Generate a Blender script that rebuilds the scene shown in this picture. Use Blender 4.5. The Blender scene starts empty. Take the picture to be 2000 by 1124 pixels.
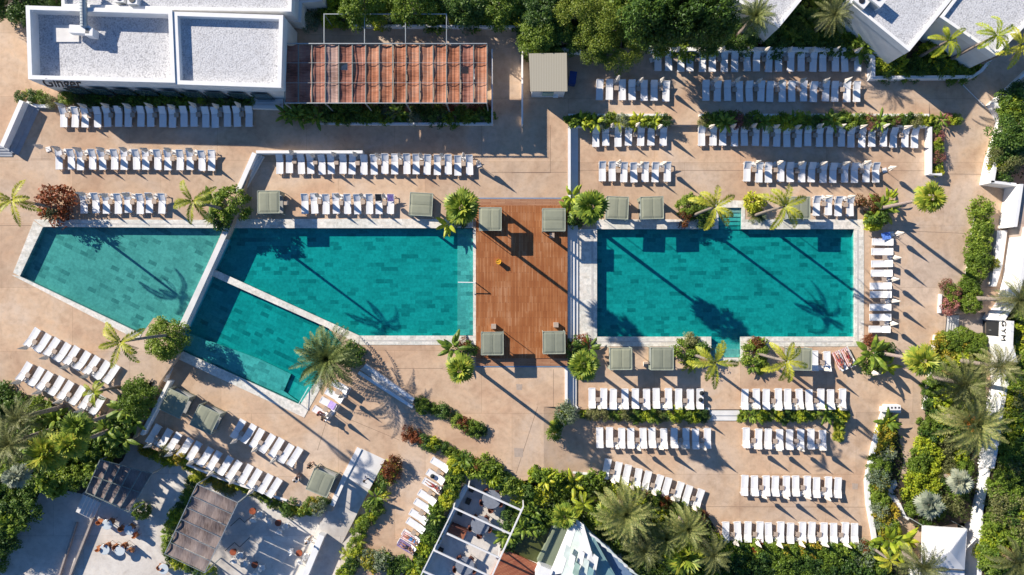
import bpy, bmesh, math, random
import numpy as np
from mathutils import Vector, Matrix
from mathutils.geometry import delaunay_2d_cdt
R = math.radians
sc = bpy.context.scene
# ---------------------------------------------------------------- camera, sky, sun
S = 19.5            # photo pixels per metre on level 0
H = 68.376          # camera height
cam = bpy.data.objects.new('camera', bpy.data.cameras.new('camera'))
sc.collection.objects.link(cam); sc.camera = cam
cam.location = (0, 0, H); cam.rotation_euler = (0, 0, 0)
cam.data.lens = 24.0; cam.data.sensor_width = 36.0
cam.data.clip_start = 1.0; cam.data.clip_end = 2000.0
world = bpy.data.worlds.new('World'); sc.world = world; world.use_nodes = True
wn = world.node_tree; bg = wn.nodes['Background']
sky = wn.nodes.new('ShaderNodeTexSky'); sky.sky_type = 'NISHITA'; sky.sun_disc = False
SUN_EL = math.atan(0.48); SDX, SDY = 0.80, -0.60      # direction the shadows fall
sky.sun_elevation = SUN_EL; sky.sun_rotation = math.atan2(-SDX, -SDY)
sky.ozone_density = 8.0; sky.air_density = 1.0; sky.dust_density = 0.0
bg.inputs[1].default_value = 0.08
wn.links.new(sky.outputs[0], bg.inputs[0])
sun = bpy.data.objects.new('sun', bpy.data.lights.new('sun', 'SUN')); sc.collection.objects.link(sun)
sun.data.energy = 5.0; sun.data.angle = R(0.55); sun.data.color = (1.0, 0.915, 0.80)
sun.rotation_euler = Vector((SDX*math.cos(SUN_EL), SDY*math.cos(SUN_EL), -math.sin(SUN_EL))).to_track_quat('-Z', 'Y').to_euler()
sun.location = (-60, 45, 60)
sc.view_settings.view_transform = 'Standard'; sc.view_settings.look = 'None'
sc.view_settings.gamma = 1.0; sc.view_settings.use_curve_mapping = False
sc.view_settings.exposure = 0.75
sc.cycles.max_bounces = 8; sc.cycles.transparent_max_bounces = 24; sc.cycles.volume_bounces = 0

rnd = random.Random(7)
COL = sc.collection
def W(px, py, z=0.0):
    k = (H - z)/H/S
    return Vector(((px-1000)*k, (562-py)*k, z))
ORD = ['first','second','third','fourth','fifth','sixth','seventh','eighth','ninth','tenth','eleventh','twelfth','thirteenth','fourteenth','fifteenth','sixteenth','seventeenth','eighteenth','nineteenth','twentieth','twenty-first','twenty-second','twenty-third','twenty-fourth','twenty-fifth','twenty-sixth','twenty-seventh','twenty-eighth','twenty-ninth','thirtieth']
def ordn(i, n, a='left', b='right'):
    if n == 1: return 'only one'
    if i < (n+1)//2: return (ORD[i] + ' from ' + a) if i else a + 'most'
    j = n-1-i
    return (ORD[j] + ' from ' + b) if j else b + 'most'

# ---------------------------------------------------------------- materials
def newmat(name):
    m = bpy.data.materials.new(name); m.use_nodes = True
    return m, m.node_tree, m.node_tree.nodes['Principled BSDF']
def N(t, typ, **kw):
    n = t.nodes.new(typ)
    for k, v in kw.items():
        if k in ('inputs',):
            for a, b in v.items(): n.inputs[a].default_value = b
        else: setattr(n, k, v)
    return n
def L(t, a, b): t.links.new(a, b)
def ramp(t, stops, interp='LINEAR'):
    r = t.nodes.new('ShaderNodeValToRGB'); cr = r.color_ramp; cr.interpolation = interp
    while len(cr.elements) < len(stops): cr.elements.new(0.5)
    for e, (p, c) in zip(cr.elements, stops):
        e.position = p; e.color = (*c, 1)
    return r
def coords(t, rot=0, scale=(1,1,1), obj=False):
    tc = t.nodes.new('ShaderNodeTexCoord'); mp = t.nodes.new('ShaderNodeMapping')
    L(t, tc.outputs['Object' if obj else 'Object'], mp.inputs[0]); mp.inputs['Rotation'].default_value = (0,0,rot)
    mp.inputs['Scale'].default_value = scale
    return mp
def plain(name, c, rough=0.6, var=0.12, scale=3.0, metal=0.0, bump=0.0, spec=0.5):
    m, t, p = newmat(name)
    p.inputs['Roughness'].default_value = rough; p.inputs['Metallic'].default_value = metal
    p.inputs['Specular IOR Level'].default_value = spec
    mp = coords(t); no = N(t, 'ShaderNodeTexNoise', inputs={'Scale': scale, 'Detail': 5})
    L(t, mp.outputs[0], no.inputs['Vector'])
    r = ramp(t, [(0.3, tuple(x*(1-var) for x in c)), (0.7, tuple(min(1,x*(1+var)) for x in c))])
    L(t, no.outputs['Fac'], r.inputs[0]); L(t, r.outputs[0], p.inputs['Base Color'])
    if bump:
        b = N(t, 'ShaderNodeBump', inputs={'Strength': bump, 'Distance': 0.05}); L(t, no.outputs['Fac'], b.inputs['Height']); L(t, b.outputs[0], p.inputs['Normal'])
    return m
def paving(name, c1, c2, c3):
    m, t, p = newmat(name); p.inputs['Roughness'].default_value = 0.85; p.inputs['Specular IOR Level'].default_value = 0.2
    mp = coords(t)
    n1 = N(t, 'ShaderNodeTexNoise', inputs={'Scale': 0.13, 'Detail': 6, 'Roughness': 0.6, 'Distortion': 0.6}); L(t, mp.outputs[0], n1.inputs['Vector'])
    n2 = N(t, 'ShaderNodeTexNoise', inputs={'Scale': 2.2, 'Detail': 8, 'Roughness': 0.75}); L(t, mp.outputs[0], n2.inputs['Vector'])
    n3 = N(t, 'ShaderNodeTexNoise', inputs={'Scale': 0.5, 'Detail': 4, 'Distortion': 1.5}); L(t, mp.outputs[0], n3.inputs['Vector'])
    r1 = ramp(t, [(0.36, c1), (0.50, c2), (0.63, c3)]); L(t, n1.outputs['Fac'], r1.inputs[0])
    r2 = ramp(t, [(0.25, (0.72,0.70,0.68)), (0.5, (1,1,1)), (0.8, (1.18,1.16,1.14))]); L(t, n2.outputs['Fac'], r2.inputs[0])
    r3 = ramp(t, [(0.3, (0.86,0.84,0.83)), (0.55, (1,1,1)), (0.75, (1.06,1.03,0.99))]); L(t, n3.outputs['Fac'], r3.inputs[0])
    a = N(t, 'ShaderNodeMix', data_type='RGBA', blend_type='MULTIPLY', inputs={0: 0.75}); L(t, r1.outputs[0], a.inputs[6]); L(t, r2.outputs[0], a.inputs[7])
    b = N(t, 'ShaderNodeMix', data_type='RGBA', blend_type='MULTIPLY', inputs={0: 1.0}); L(t, a.outputs[2], b.inputs[6]); L(t, r3.outputs[0], b.inputs[7])
    bk = N(t, 'ShaderNodeTexBrick', offset=0.35, inputs={'Color1': (0.90,0.90,0.905,1), 'Color2': (1.06,1.05,1.03,1), 'Mortar': (0.72,0.68,0.65,1), 'Scale': 1.0, 'Mortar Size': 0.016, 'Brick Width': 8.7, 'Row Height': 6.3}); L(t, mp.outputs[0], bk.inputs['Vector'])
    c = N(t, 'ShaderNodeMix', data_type='RGBA', blend_type='MULTIPLY', inputs={0: 1.0}); L(t, b.outputs[2], c.inputs[6]); L(t, bk.outputs[0], c.inputs[7])
    n4 = N(t, 'ShaderNodeTexNoise', inputs={'Scale': 0.9, 'Detail': 10, 'Roughness': 0.8, 'Distortion': 0.3}); L(t, mp.outputs[0], n4.inputs['Vector'])
    r4 = ramp(t, [(0.28,(0.74,0.66,0.6)), (0.40,(1,1,1)), (0.66,(1,1,1)), (0.75,(1.08,1.08,1.09))]); L(t, n4.outputs['Fac'], r4.inputs[0])
    d = N(t, 'ShaderNodeMix', data_type='RGBA', blend_type='MULTIPLY', inputs={0: 1.0}); L(t, c.outputs[2], d.inputs[6]); L(t, r4.outputs[0], d.inputs[7])
    L(t, d.outputs[2], p.inputs['Base Color'])
    bp = N(t, 'ShaderNodeBump', inputs={'Strength': 0.25, 'Distance': 0.02}); L(t, n2.outputs['Fac'], bp.inputs['Height']); L(t, bp.outputs[0], p.inputs['Normal'])
    return m
def tiles(name, stops, size=(0.9, 0.45), rot=0.0, rough=0.5):
    m, t, p = newmat(name); p.inputs['Roughness'].default_value = rough
    mp = coords(t, rot)
    bk = N(t, 'ShaderNodeTexBrick', offset=0.37, inputs={'Color1': (0,0,0,1), 'Color2': (1,1,1,1), 'Mortar': (0.45,0.45,0.45,1), 'Scale': 1.0, 'Mortar Size': 0.008, 'Brick Width': size[0], 'Row Height': size[1]})
    L(t, mp.outputs[0], bk.inputs['Vector'])
    r = ramp(t, stops); L(t, bk.outputs['Color'], r.inputs[0])
    n2 = N(t, 'ShaderNodeTexNoise', inputs={'Scale': 3.5, 'Detail': 7, 'Roughness': 0.7}); L(t, mp.outputs[0], n2.inputs['Vector'])
    n1 = N(t, 'ShaderNodeTexNoise', inputs={'Scale': 0.25, 'Detail': 3}); L(t, mp.outputs[0], n1.inputs['Vector'])
    r2 = ramp(t, [(0.33, (0.68,0.72,0.72)), (0.5, (1,1,1)), (0.68, (1.28,1.25,1.22))]); L(t, n2.outputs['Fac'], r2.inputs[0])
    r1 = ramp(t, [(0.35, (0.9,0.93,0.9)), (0.7, (1.1,1.06,1.02))]); L(t, n1.outputs['Fac'], r1.inputs[0])
    a = N(t, 'ShaderNodeMix', data_type='RGBA', blend_type='MULTIPLY', inputs={0: 0.8}); L(t, r.outputs[0], a.inputs[6]); L(t, r2.outputs[0], a.inputs[7])
    b = N(t, 'ShaderNodeMix', data_type='RGBA', blend_type='MULTIPLY', inputs={0: 1.0}); L(t, a.outputs[2], b.inputs[6]); L(t, r1.outputs[0], b.inputs[7])
    L(t, b.outputs[2], p.inputs['Base Color'])
    return m
def foliage(name, cols, trans=0.34, rough=0.5):
    """leaf colour differs from leaf to leaf (random per mesh island) and from plant to plant"""
    m, t, p = newmat(name)
    g = t.nodes.new('ShaderNodeNewGeometry'); oi = t.nodes.new('ShaderNodeObjectInfo')
    cols = [(min(.6,c[0]*2.25), min(.6,c[1]*1.95), c[2]*1.15) for c in cols]; n = len(cols); r = ramp(t, [((i+0.5)/n, c) for i, c in enumerate(cols)])
    mx = N(t, 'ShaderNodeMath', operation='MULTIPLY_ADD', inputs={1: 0.6}); L(t, g.outputs['Random Per Island'], mx.inputs[0])
    m2 = N(t, 'ShaderNodeMath', operation='MULTIPLY', inputs={1: 0.4}); L(t, oi.outputs['Random'], m2.inputs[0]); L(t, m2.outputs[0], mx.inputs[2])
    L(t, mx.outputs[0], r.inputs[0]); L(t, r.outputs[0], p.inputs['Base Color'])
    p.inputs['Roughness'].default_value = rough; p.inputs['Specular IOR Level'].default_value = 0.35
    tr = t.nodes.new('ShaderNodeBsdfTranslucent'); L(t, r.outputs[0], tr.inputs[0])
    mix = N(t, 'ShaderNodeMixShader', inputs={0: trans}); L(t, p.outputs[0], mix.inputs[1]); L(t, tr.outputs[0], mix.inputs[2])
    L(t, mix.outputs[0], t.nodes['Material Output'].inputs[0])
    return m
def water(name, absorb, density):
    m, t, p = newmat(name); t.nodes.remove(p)
    out = t.nodes['Material Output']
    tr = t.nodes.new('ShaderNodeBsdfTransparent'); gl = N(t, 'ShaderNodeBsdfGlossy', inputs={'Roughness': 0.03})
    fr = N(t, 'ShaderNodeFresnel', inputs={'IOR': 1.33}); mix = t.nodes.new('ShaderNodeMixShader')
    mp = coords(t); no = N(t, 'ShaderNodeTexNoise', inputs={'Scale': 2.2, 'Detail': 6, 'Roughness': 0.6, 'Distortion': 0.8}); L(t, mp.outputs[0], no.inputs['Vector'])
    b = N(t, 'ShaderNodeBump', inputs={'Strength': 0.35, 'Distance': 0.08}); L(t, no.outputs['Fac'], b.inputs['Height'])
    L(t, b.outputs[0], gl.inputs['Normal']); L(t, b.outputs[0], fr.inputs['Normal'])
    g = t.nodes.new('ShaderNodeNewGeometry'); iv = N(t, 'ShaderNodeMath', operation='SUBTRACT', inputs={0: 1.0}); L(t, g.outputs['Backfacing'], iv.inputs[1]); fm = N(t, 'ShaderNodeMath', operation='MULTIPLY'); L(t, fr.outputs[0], fm.inputs[0]); L(t, iv.outputs[0], fm.inputs[1]); L(t, fm.outputs[0], mix.inputs[0]); L(t, tr.outputs[0], mix.inputs[1]); L(t, gl.outputs[0], mix.inputs[2]); L(t, mix.outputs[0], out.inputs[0])
    va = N(t, 'ShaderNodeVolumeAbsorption', inputs={'Color': (*absorb, 1), 'Density': density}); L(t, va.outputs[0], out.inputs['Volume'])
    return m
def stripes(name, c1, c2, period, rot=0, rough=0.8, duty=0.5):
    m, t, p = newmat(name); p.inputs['Roughness'].default_value = rough
    mp = coords(t, rot, obj=True); sx = t.nodes.new('ShaderNodeSeparateXYZ'); L(t, mp.outputs[0], sx.inputs[0])
    a = N(t, 'ShaderNodeMath', operation='DIVIDE', inputs={1: period}); L(t, sx.outputs[0], a.inputs[0])
    f = N(t, 'ShaderNodeMath', operation='FRACT'); L(t, a.outputs[0], f.inputs[0])
    r = ramp(t, [(0.0, c1), (duty, c2)], 'CONSTANT'); L(t, f.outputs[0], r.inputs[0]); L(t, r.outputs[0], p.inputs['Base Color'])
    return m
M = {}
M['paving'] = paving('beige_paving', (0.525,0.352,0.235), (0.58,0.418,0.288), (0.60,0.468,0.358))
M['paving2'] = paving('grey_beige_paving', (0.42,0.32,0.26), (0.5,0.385,0.31), (0.54,0.45,0.38))
M['patio'] = paving('white_patio', (0.55,0.51,0.46), (0.64,0.60,0.55), (0.70,0.67,0.62))
M['soil'] = plain('soil', (0.06,0.045,0.03), 0.95, 0.4, 1.2)
M['joint'] = plain('joint', (0.16,0.10,0.07), 0.9)
M['white'] = plain('white_render', (0.78,0.77,0.75), 0.8, 0.05, 1.5)
M['white2'] = plain('aged_white_render', (0.70,0.68,0.65), 0.85, 0.10, 0.8)
M['coping'] = tiles('coping_tiles', [(0.0,(0.60,0.56,0.50)), (0.5,(0.68,0.65,0.60)), (1.0,(0.74,0.71,0.66))], (0.6,0.3), 0, 0.6)
M['grate'] = plain('overflow_grate', (0.52,0.49,0.45), 0.7)
TS = [(0.0,(0.19,0.25,0.245)), (0.10,(0.24,0.30,0.29)), (0.22,(0.33,0.385,0.36)), (0.6,(0.38,0.435,0.405)), (1.0,(0.43,0.485,0.45))]
M['tile'] = tiles('pool_tiles', TS, (0.86,0.42), 0)
M['tile_rot'] = tiles('pool_tiles_turned', TS, (0.86,0.42), R(25.5))
M['water_deep'] = water('deep_pool_water', (0.0,0.865,0.875), 2.7)
M['water_left'] = water('shallow_pool_water', (0.16,0.80,0.79), 1.5)
GR = lambda n, s, lo, hi: n
def gravel():
    m, t, p = newmat('white_gravel'); p.inputs['Roughness'].default_value = 0.9
    mp = coords(t); v = N(t, 'ShaderNodeTexVoronoi', inputs={'Scale': 7.5, 'Randomness': 1.0}); L(t, mp.outputs[0], v.inputs['Vector'])
    n = N(t, 'ShaderNodeTexNoise', inputs={'Scale': 1.6, 'Detail': 12, 'Roughness': 0.85}); L(t, mp.outputs[0], n.inputs['Vector'])
    r = ramp(t, [(0.0,(0.66,0.66,0.67)), (0.5,(0.55,0.55,0.56)), (1.0,(0.29,0.29,0.31))]); L(t, v.outputs['Distance'], r.inputs[0])
    r2 = ramp(t, [(0.32,(0.62,0.60,0.58)), (0.48,(1.0,1.0,1.0)), (0.7,(1.18,1.18,1.17))]); L(t, n.outputs['Fac'], r2.inputs[0])
    a = N(t, 'ShaderNodeMix', data_type='RGBA', blend_type='MULTIPLY', inputs={0: 1.0}); L(t, r.outputs[0], a.inputs[6]); L(t, r2.outputs[0], a.inputs[7])
    L(t, a.outputs[2], p.inputs['Base Color'])
    b = N(t, 'ShaderNodeBump', invert=True, inputs={'Strength': 0.5, 'Distance': 0.04}); L(t, v.outputs['Distance'], b.inputs['Height']); L(t, b.outputs[0], p.inputs['Normal'])
    return m
M['gravel'] = gravel()
def decking(name, stops, rot):
    m, t, p = newmat(name); p.inputs['Roughness'].default_value = 0.6
    mp = coords(t, rot)
    bk = N(t, 'ShaderNodeTexBrick', offset=0.43, inputs={'Color1': (0,0,0,1), 'Color2': (1,1,1,1), 'Mortar': (0.0,0.0,0.0,1), 'Scale': 1.0, 'Mortar Size': 0.012, 'Brick Width': 1.5, 'Row Height': 0.14})
    L(t, mp.outputs[0], bk.inputs['Vector'])
    n = N(t, 'ShaderNodeTexNoise', inputs={'Scale': 0.5, 'Detail': 4}); L(t, mp.outputs[0], n.inputs['Vector'])
    ad = N(t, 'ShaderNodeMath', operation='MULTIPLY_ADD', inputs={1: 0.5}); L(t, bk.outputs['Color'], ad.inputs[0])
    mn = N(t, 'ShaderNodeMath', operation='MULTIPLY_ADD', inputs={1: 1.3, 2: -0.4}); L(t, n.outputs['Fac'], mn.inputs[0]); L(t, mn.outputs[0], ad.inputs[2])
    r = ramp(t, stops); L(t, ad.outputs[0], r.inputs[0])
    dk = N(t, 'ShaderNodeMix', data_type='RGBA', inputs={7: (0.13,0.045,0.015,1)}); L(t, bk.outputs['Fac'], dk.inputs[0]); L(t, r.outputs[0], dk.inputs[6])
    L(t, dk.outputs[2], p.inputs['Base Color'])
    return m
M['deck'] = decking('timber_deck', [(0.12,(0.28,0.085,0.018)), (0.42,(0.335,0.112,0.028)), (0.62,(0.38,0.145,0.046)), (0.88,(0.45,0.21,0.095))], R(90))
M['deck_step'] = decking('timber_step', [(0.1,(0.33,0.15,0.075)), (0.8,(0.46,0.25,0.14))], 0)
M['deck_red'] = decking('red_timber', [(0.1,(0.25,0.07,0.035)), (0.8,(0.38,0.14,0.07))], R(-24))
M['blue_edge'] = plain('blue_grey_edge', (0.16,0.24,0.36), 0.6)
def reed(name, cols, rot=0, along=(1.2, 26)):
    m, t, p = newmat(name); p.inputs['Roughness'].default_value = 0.9; p.inputs['Specular IOR Level'].default_value = 0.1
    mp = coords(t, rot, (along[0], along[1], 1), obj=True); n = N(t, 'ShaderNodeTexNoise', inputs={'Scale': 1.0, 'Detail': 5, 'Roughness': 0.65}); L(t, mp.outputs[0], n.inputs['Vector'])
    mp2 = coords(t, 0, (1,1,1), obj=True); n2 = N(t, 'ShaderNodeTexNoise', inputs={'Scale': 0.45, 'Detail': 4}); L(t, mp2.outputs[0], n2.inputs['Vector'])
    ad = N(t, 'ShaderNodeMath', operation='MULTIPLY_ADD', inputs={1: 1.1}); L(t, n.outputs['Fac'], ad.inputs[0])
    mn = N(t, 'ShaderNodeMath', operation='MULTIPLY_ADD', inputs={1: 1.1, 2: -0.6}); L(t, n2.outputs['Fac'], mn.inputs[0]); L(t, mn.outputs[0], ad.inputs[2])
    r = ramp(t, cols); L(t, ad.outputs[0], r.inputs[0]); L(t, r.outputs[0], p.inputs['Base Color'])
    b = N(t, 'ShaderNodeBump', inputs={'Strength': 0.5, 'Distance': 0.05}); L(t, n.outputs['Fac'], b.inputs['Height']); L(t, b.outputs[0], p.inputs['Normal'])
    return m
M['reed_rust'] = reed('rust_reed', [(0.25,(0.10,0.045,0.035)), (0.42,(0.28,0.115,0.08)), (0.6,(0.38,0.18,0.13)), (0.8,(0.46,0.25,0.18))])
M['reed_orange'] = reed('orange_reed', [(0.25,(0.15,0.055,0.03)), (0.42,(0.34,0.135,0.075)), (0.6,(0.44,0.205,0.125)), (0.8,(0.50,0.28,0.19))])
M['reed_pale'] = reed('pale_reed', [(0.25,(0.15,0.09,0.07)), (0.45,(0.38,0.25,0.21)), (0.7,(0.48,0.33,0.28)), (0.9,(0.55,0.42,0.36))])
M['reed_grey'] = reed('grey_reed', [(0.25,(0.08,0.06,0.055)), (0.45,(0.21,0.165,0.15)), (0.7,(0.30,0.245,0.225)), (0.9,(0.40,0.34,0.31))], R(-26), (26,1.5))
M['steel'] = plain('galvanised_steel', (0.42,0.45,0.45), 0.45, 0.1, 4, 0.5)
M['beam_green'] = plain('grey_green_beam', (0.20,0.23,0.21), 0.5)
M['fabric'] = plain('white_sling', (0.80,0.79,0.78), 0.75, 0.04, 3)
M['frame'] = plain('white_frame', (0.72,0.71,0.70), 0.4, 0.04)
M['table'] = plain('beige_table', (0.42,0.33,0.26), 0.7, 0.1, 5)
M['umb'] = plain('ecru_umbrella', (0.66,0.60,0.52), 0.85, 0.12, 8)
M['pole'] = plain('pale_pole', (0.55,0.52,0.48), 0.4, 0.05, 4, 0.3)
M['olive'] = plain('olive_canvas', (0.255,0.265,0.195), 0.8, 0.07, 1.5, bump=0.1)
_t = M['olive'].node_tree; _p = _t.nodes['Principled BSDF']; _l = _p.inputs['Base Color'].links[0].from_socket
_o = _t.nodes.new('ShaderNodeObjectInfo'); _r = ramp(_t, [(0.0,(0.82,0.84,0.86)), (1.0,(1.12,1.10,1.04))]); _m = N(_t, 'ShaderNodeMix', data_type='RGBA', blend_type='MULTIPLY', inputs={0: 1.0})
L(_t, _o.outputs['Random'], _r.inputs[0]); L(_t, _l, _m.inputs[6]); L(_t, _r.outputs[0], _m.inputs[7]); L(_t, _m.outputs[2], _p.inputs['Base Color'])
M['olive2'] = plain('dark_olive_frame', (0.16,0.175,0.13), 0.6)
M['olive_top'] = plain('pale_olive_edge', (0.34,0.37,0.30), 0.7)
M['cushion'] = plain('grey_cushion', (0.34,0.34,0.32), 0.85)
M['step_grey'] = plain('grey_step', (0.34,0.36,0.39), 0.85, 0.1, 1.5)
M['doorway'] = plain('dark_doorway', (0.02,0.022,0.025), 0.6)
M['kerb'] = plain('worn_kerb', (0.34,0.29,0.26), 0.85, 0.15)
M['glass'] = plain('dark_glass', (0.05,0.09,0.10), 0.08, 0.2, 2)
M['glass_green'] = plain('green_glass', (0.30,0.42,0.36), 0.12, 0.2, 1)
M['dark'] = plain('dark_metal', (0.02,0.02,0.025), 0.5)
M['bark'] = plain('grey_bark', (0.22,0.18,0.15), 0.95, 0.4, 7, bump=0.5)
M['bark2'] = plain('pink_grey_bark', (0.30,0.23,0.20), 0.95, 0.35, 9, bump=0.5)
M['kiosk'] = stripes('ribbed_beige_roof', (0.42,0.385,0.30), (0.33,0.295,0.225), 0.16, 0, 0.6, 0.6)
M['bin'] = plain('blue_plastic', (0.01,0.035,0.16), 0.4)
M['terracotta'] = plain('terracotta', (0.30,0.075,0.03), 0.6, 0.2, 5)
M['rattan'] = plain('orange_rattan', (0.42,0.17,0.07), 0.8, 0.25, 12)
M['tabletop'] = plain('pale_blue_tabletop', (0.55,0.60,0.62), 0.3, 0.05)
M['greytop'] = plain('grey_tabletop', (0.20,0.22,0.26), 0.5)
M['brownseat'] = plain('red_brown_seat', (0.13,0.045,0.03), 0.7)
M['tent'] = plain('white_tent', (0.74,0.73,0.72), 0.8, 0.05, 1.0)
M['yellow'] = plain('yellow_plastic', (0.70,0.36,0.02), 0.5)
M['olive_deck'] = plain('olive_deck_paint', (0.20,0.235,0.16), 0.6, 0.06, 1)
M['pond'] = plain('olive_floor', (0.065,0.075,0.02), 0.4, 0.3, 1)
M['pale_green'] = plain('pale_green_panel', (0.56,0.63,0.58), 0.4, 0.1, 1)
M['teal'] = plain('teal_panel', (0.22,0.36,0.36), 0.3, 0.15, 1)
G = foliage
M['f_green'] = G('leaf_green', [(0.045,0.085,0.018), (0.065,0.12,0.022), (0.09,0.15,0.03), (0.14,0.20,0.04)])
M['f_dark'] = G('leaf_dark', [(0.016,0.040,0.016), (0.028,0.066,0.020), (0.045,0.095,0.026), (0.08,0.14,0.035)])
M['f_lime'] = G('leaf_lime', [(0.10,0.16,0.02), (0.15,0.22,0.025), (0.21,0.26,0.03), (0.28,0.29,0.04)])
M['f_yellow'] = G('leaf_yellow', [(0.06,0.10,0.02), (0.11,0.14,0.03), (0.20,0.18,0.03), (0.27,0.21,0.04)])
M['f_red'] = G('leaf_red', [(0.04,0.05,0.02), (0.075,0.035,0.02), (0.12,0.035,0.022), (0.17,0.06,0.035)])
M['f_pink'] = G('leaf_pink', [(0.05,0.08,0.03), (0.12,0.05,0.07), (0.20,0.085,0.13), (0.26,0.14,0.2)])
M['f_blue'] = G('leaf_blue', [(0.05,0.085,0.08), (0.08,0.12,0.12), (0.11,0.155,0.16), (0.15,0.19,0.20)])
M['f_olive'] = G('leaf_olive', [(0.045,0.06,0.035), (0.075,0.095,0.05), (0.11,0.135,0.08), (0.16,0.17,0.12)])
M['f_pine'] = G('leaf_pine', [(0.035,0.07,0.018), (0.065,0.11,0.022), (0.10,0.15,0.03), (0.14,0.18,0.04)])
M['f_date'] = G('leaf_date', [(0.04,0.065,0.03), (0.07,0.105,0.05), (0.11,0.145,0.07), (0.17,0.19,0.11)])
M['f_silver'] = G('leaf_silver', [(0.10,0.14,0.17), (0.15,0.19,0.24), (0.20,0.245,0.31), (0.26,0.29,0.34)])
M['f_fan'] = G('leaf_fan', [(0.05,0.095,0.022), (0.085,0.145,0.03), (0.14,0.20,0.04), (0.24,0.26,0.06)])
M['f_queen'] = G('leaf_queen', [(0.11,0.15,0.03), (0.17,0.21,0.035), (0.25,0.27,0.04), (0.34,0.31,0.06)])
M['f_dry'] = G('leaf_dry', [(0.10,0.075,0.05), (0.15,0.12,0.085), (0.19,0.15,0.11)])
M['f_ground'] = G('leaf_ground', [(0.012,0.025,0.008), (0.025,0.045,0.012), (0.04,0.07,0.018)])

# ---------------------------------------------------------------- mesh helpers
class MB:
    def __init__(s): s.v = []; s.f = []; s.mi = []; s.m = 0
    def add(s, vs, fs):
        b = len(s.v); s.v += [tuple(v) for v in vs]; s.f += [tuple(i+b for i in f) for f in fs]; s.mi += [s.m]*len(fs); return s
    def box(s, c, d, rz=0.0, rx=0.0, taper=1.0):
        hx, hy, hz = d[0]/2, d[1]/2, d[2]/2; vs = []
        m = Matrix.Rotation(rz,3,'Z') @ Matrix.Rotation(rx,3,'X')
        for z in (-hz, hz):
            k = taper if z > 0 else 1.0
            for x, y in ((-hx,-hy),(hx,-hy),(hx,hy),(-hx,hy)): vs.append(m @ Vector((x*k,y*k,z)) + Vector(c))
        return s.add(vs, [(3,2,1,0),(4,5,6,7),(0,1,5,4),(1,2,6,5),(2,3,7,6),(3,0,4,7)])
    def prism(s, poly, z0, z1):
        n = len(poly); A = sum(poly[i][0]*poly[(i+1)%n][1]-poly[(i+1)%n][0]*poly[i][1] for i in range(n))
        if A < 0: poly = poly[::-1]
        vs = [(p[0],p[1],z0) for p in poly] + [(p[0],p[1],z1 if not callable(z1) else z1(p)) for p in poly]
        fs = [tuple(range(n-1,-1,-1)), tuple(range(n,2*n))] + [(i,(i+1)%n,(i+1)%n+n,i+n) for i in range(n)]
        return s.add(vs, fs)
    def tube(s, a, b, r0, r1=None, n=8, cap=True):
        a = Vector(a); b = Vector(b); r1 = r0 if r1 is None else r1; d = (b-a).normalized()
        u = d.cross(Vector((0,0,1)) if abs(d.z) < .9 else Vector((1,0,0))).normalized(); w = d.cross(u); vs = []
        for c, r in ((a,r0),(b,r1)):
            for i in range(n): t = 2*math.pi*i/n; vs.append(c + (u*math.cos(t)+w*math.sin(t))*r)
        fs = [(i,i+n,(i+1)%n+n,(i+1)%n) for i in range(n)]
        if cap: fs += [tuple(range(n)), tuple(range(2*n-1,n-1,-1))]
        return s.add(vs, fs)
    def lathe(s, prof, n=16, c=(0,0,0)):
        vs = []; fs = []; k = len(prof)
        for r, z in prof:
            for i in range(n): t = 2*math.pi*i/n; vs.append((c[0]+r*math.cos(t), c[1]+r*math.sin(t), c[2]+z))
        for j in range(k-1):
            for i in range(n): fs.append((j*n+i, j*n+(i+1)%n, (j+1)*n+(i+1)%n, (j+1)*n+i))
        fs.append(tuple(range(n-1,-1,-1))); fs.append(tuple(range((k-1)*n, k*n)))
        return s.add(vs, fs)
    def mesh(s, name, mats, smooth=False):
        me = bpy.data.meshes.new(name); me.from_pydata(s.v, [], s.f); me.update()
        for m in (mats if isinstance(mats,(list,tuple)) else [mats]): me.materials.append(M[m] if isinstance(m,str) else m)
        if isinstance(mats,(list,tuple)): me.polygons.foreach_set('material_index', s.mi)
        if smooth: me.polygons.foreach_set('use_smooth', [True]*len(s.f))
        return me
    def build(s, name, mats, parent=None, smooth=False, loc=None):
        o = bpy.data.objects.new(name, s.mesh(name, mats, smooth)); COL.objects.link(o)
        if parent: o.parent = parent
        if loc is not None: o.location = loc
        return o
def tag(o, label=None, cat=None, group=None, kind=None):
    if label: o['label'] = label
    if cat: o['category'] = cat
    if group: o['group'] = group
    if kind: o['kind'] = kind
    return o
def empty(name, loc, rz=0.0, **kw):
    o = bpy.data.objects.new(name, None); COL.objects.link(o); o.location = loc; o.rotation_euler = (0,0,rz); o.empty_display_size = 0.3
    return tag(o, **kw)
def inst(me, name, parent=None, loc=(0,0,0), rz=0.0, sc_=1.0):
    o = bpy.data.objects.new(name, me); COL.objects.link(o)
    if parent: o.parent = parent
    o.location = loc; o.rotation_euler = (0,0,rz); o.scale = (sc_,)*3 if not isinstance(sc_,tuple) else sc_
    return o
def copy_tree(o, parent=None):
    c = o.copy(); COL.objects.link(c); c.parent = parent
    for ch in list(o.children): copy_tree(ch, c)
    return c
def inside(p, poly):
    c = False; n = len(poly)
    for i in range(n):
        a = poly[i]; b = poly[i-1]
        if (a[1] > p[1]) != (b[1] > p[1]) and p[0] < (b[0]-a[0])*(p[1]-a[1])/(b[1]-a[1])+a[0]: c = not c
    return c
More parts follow.
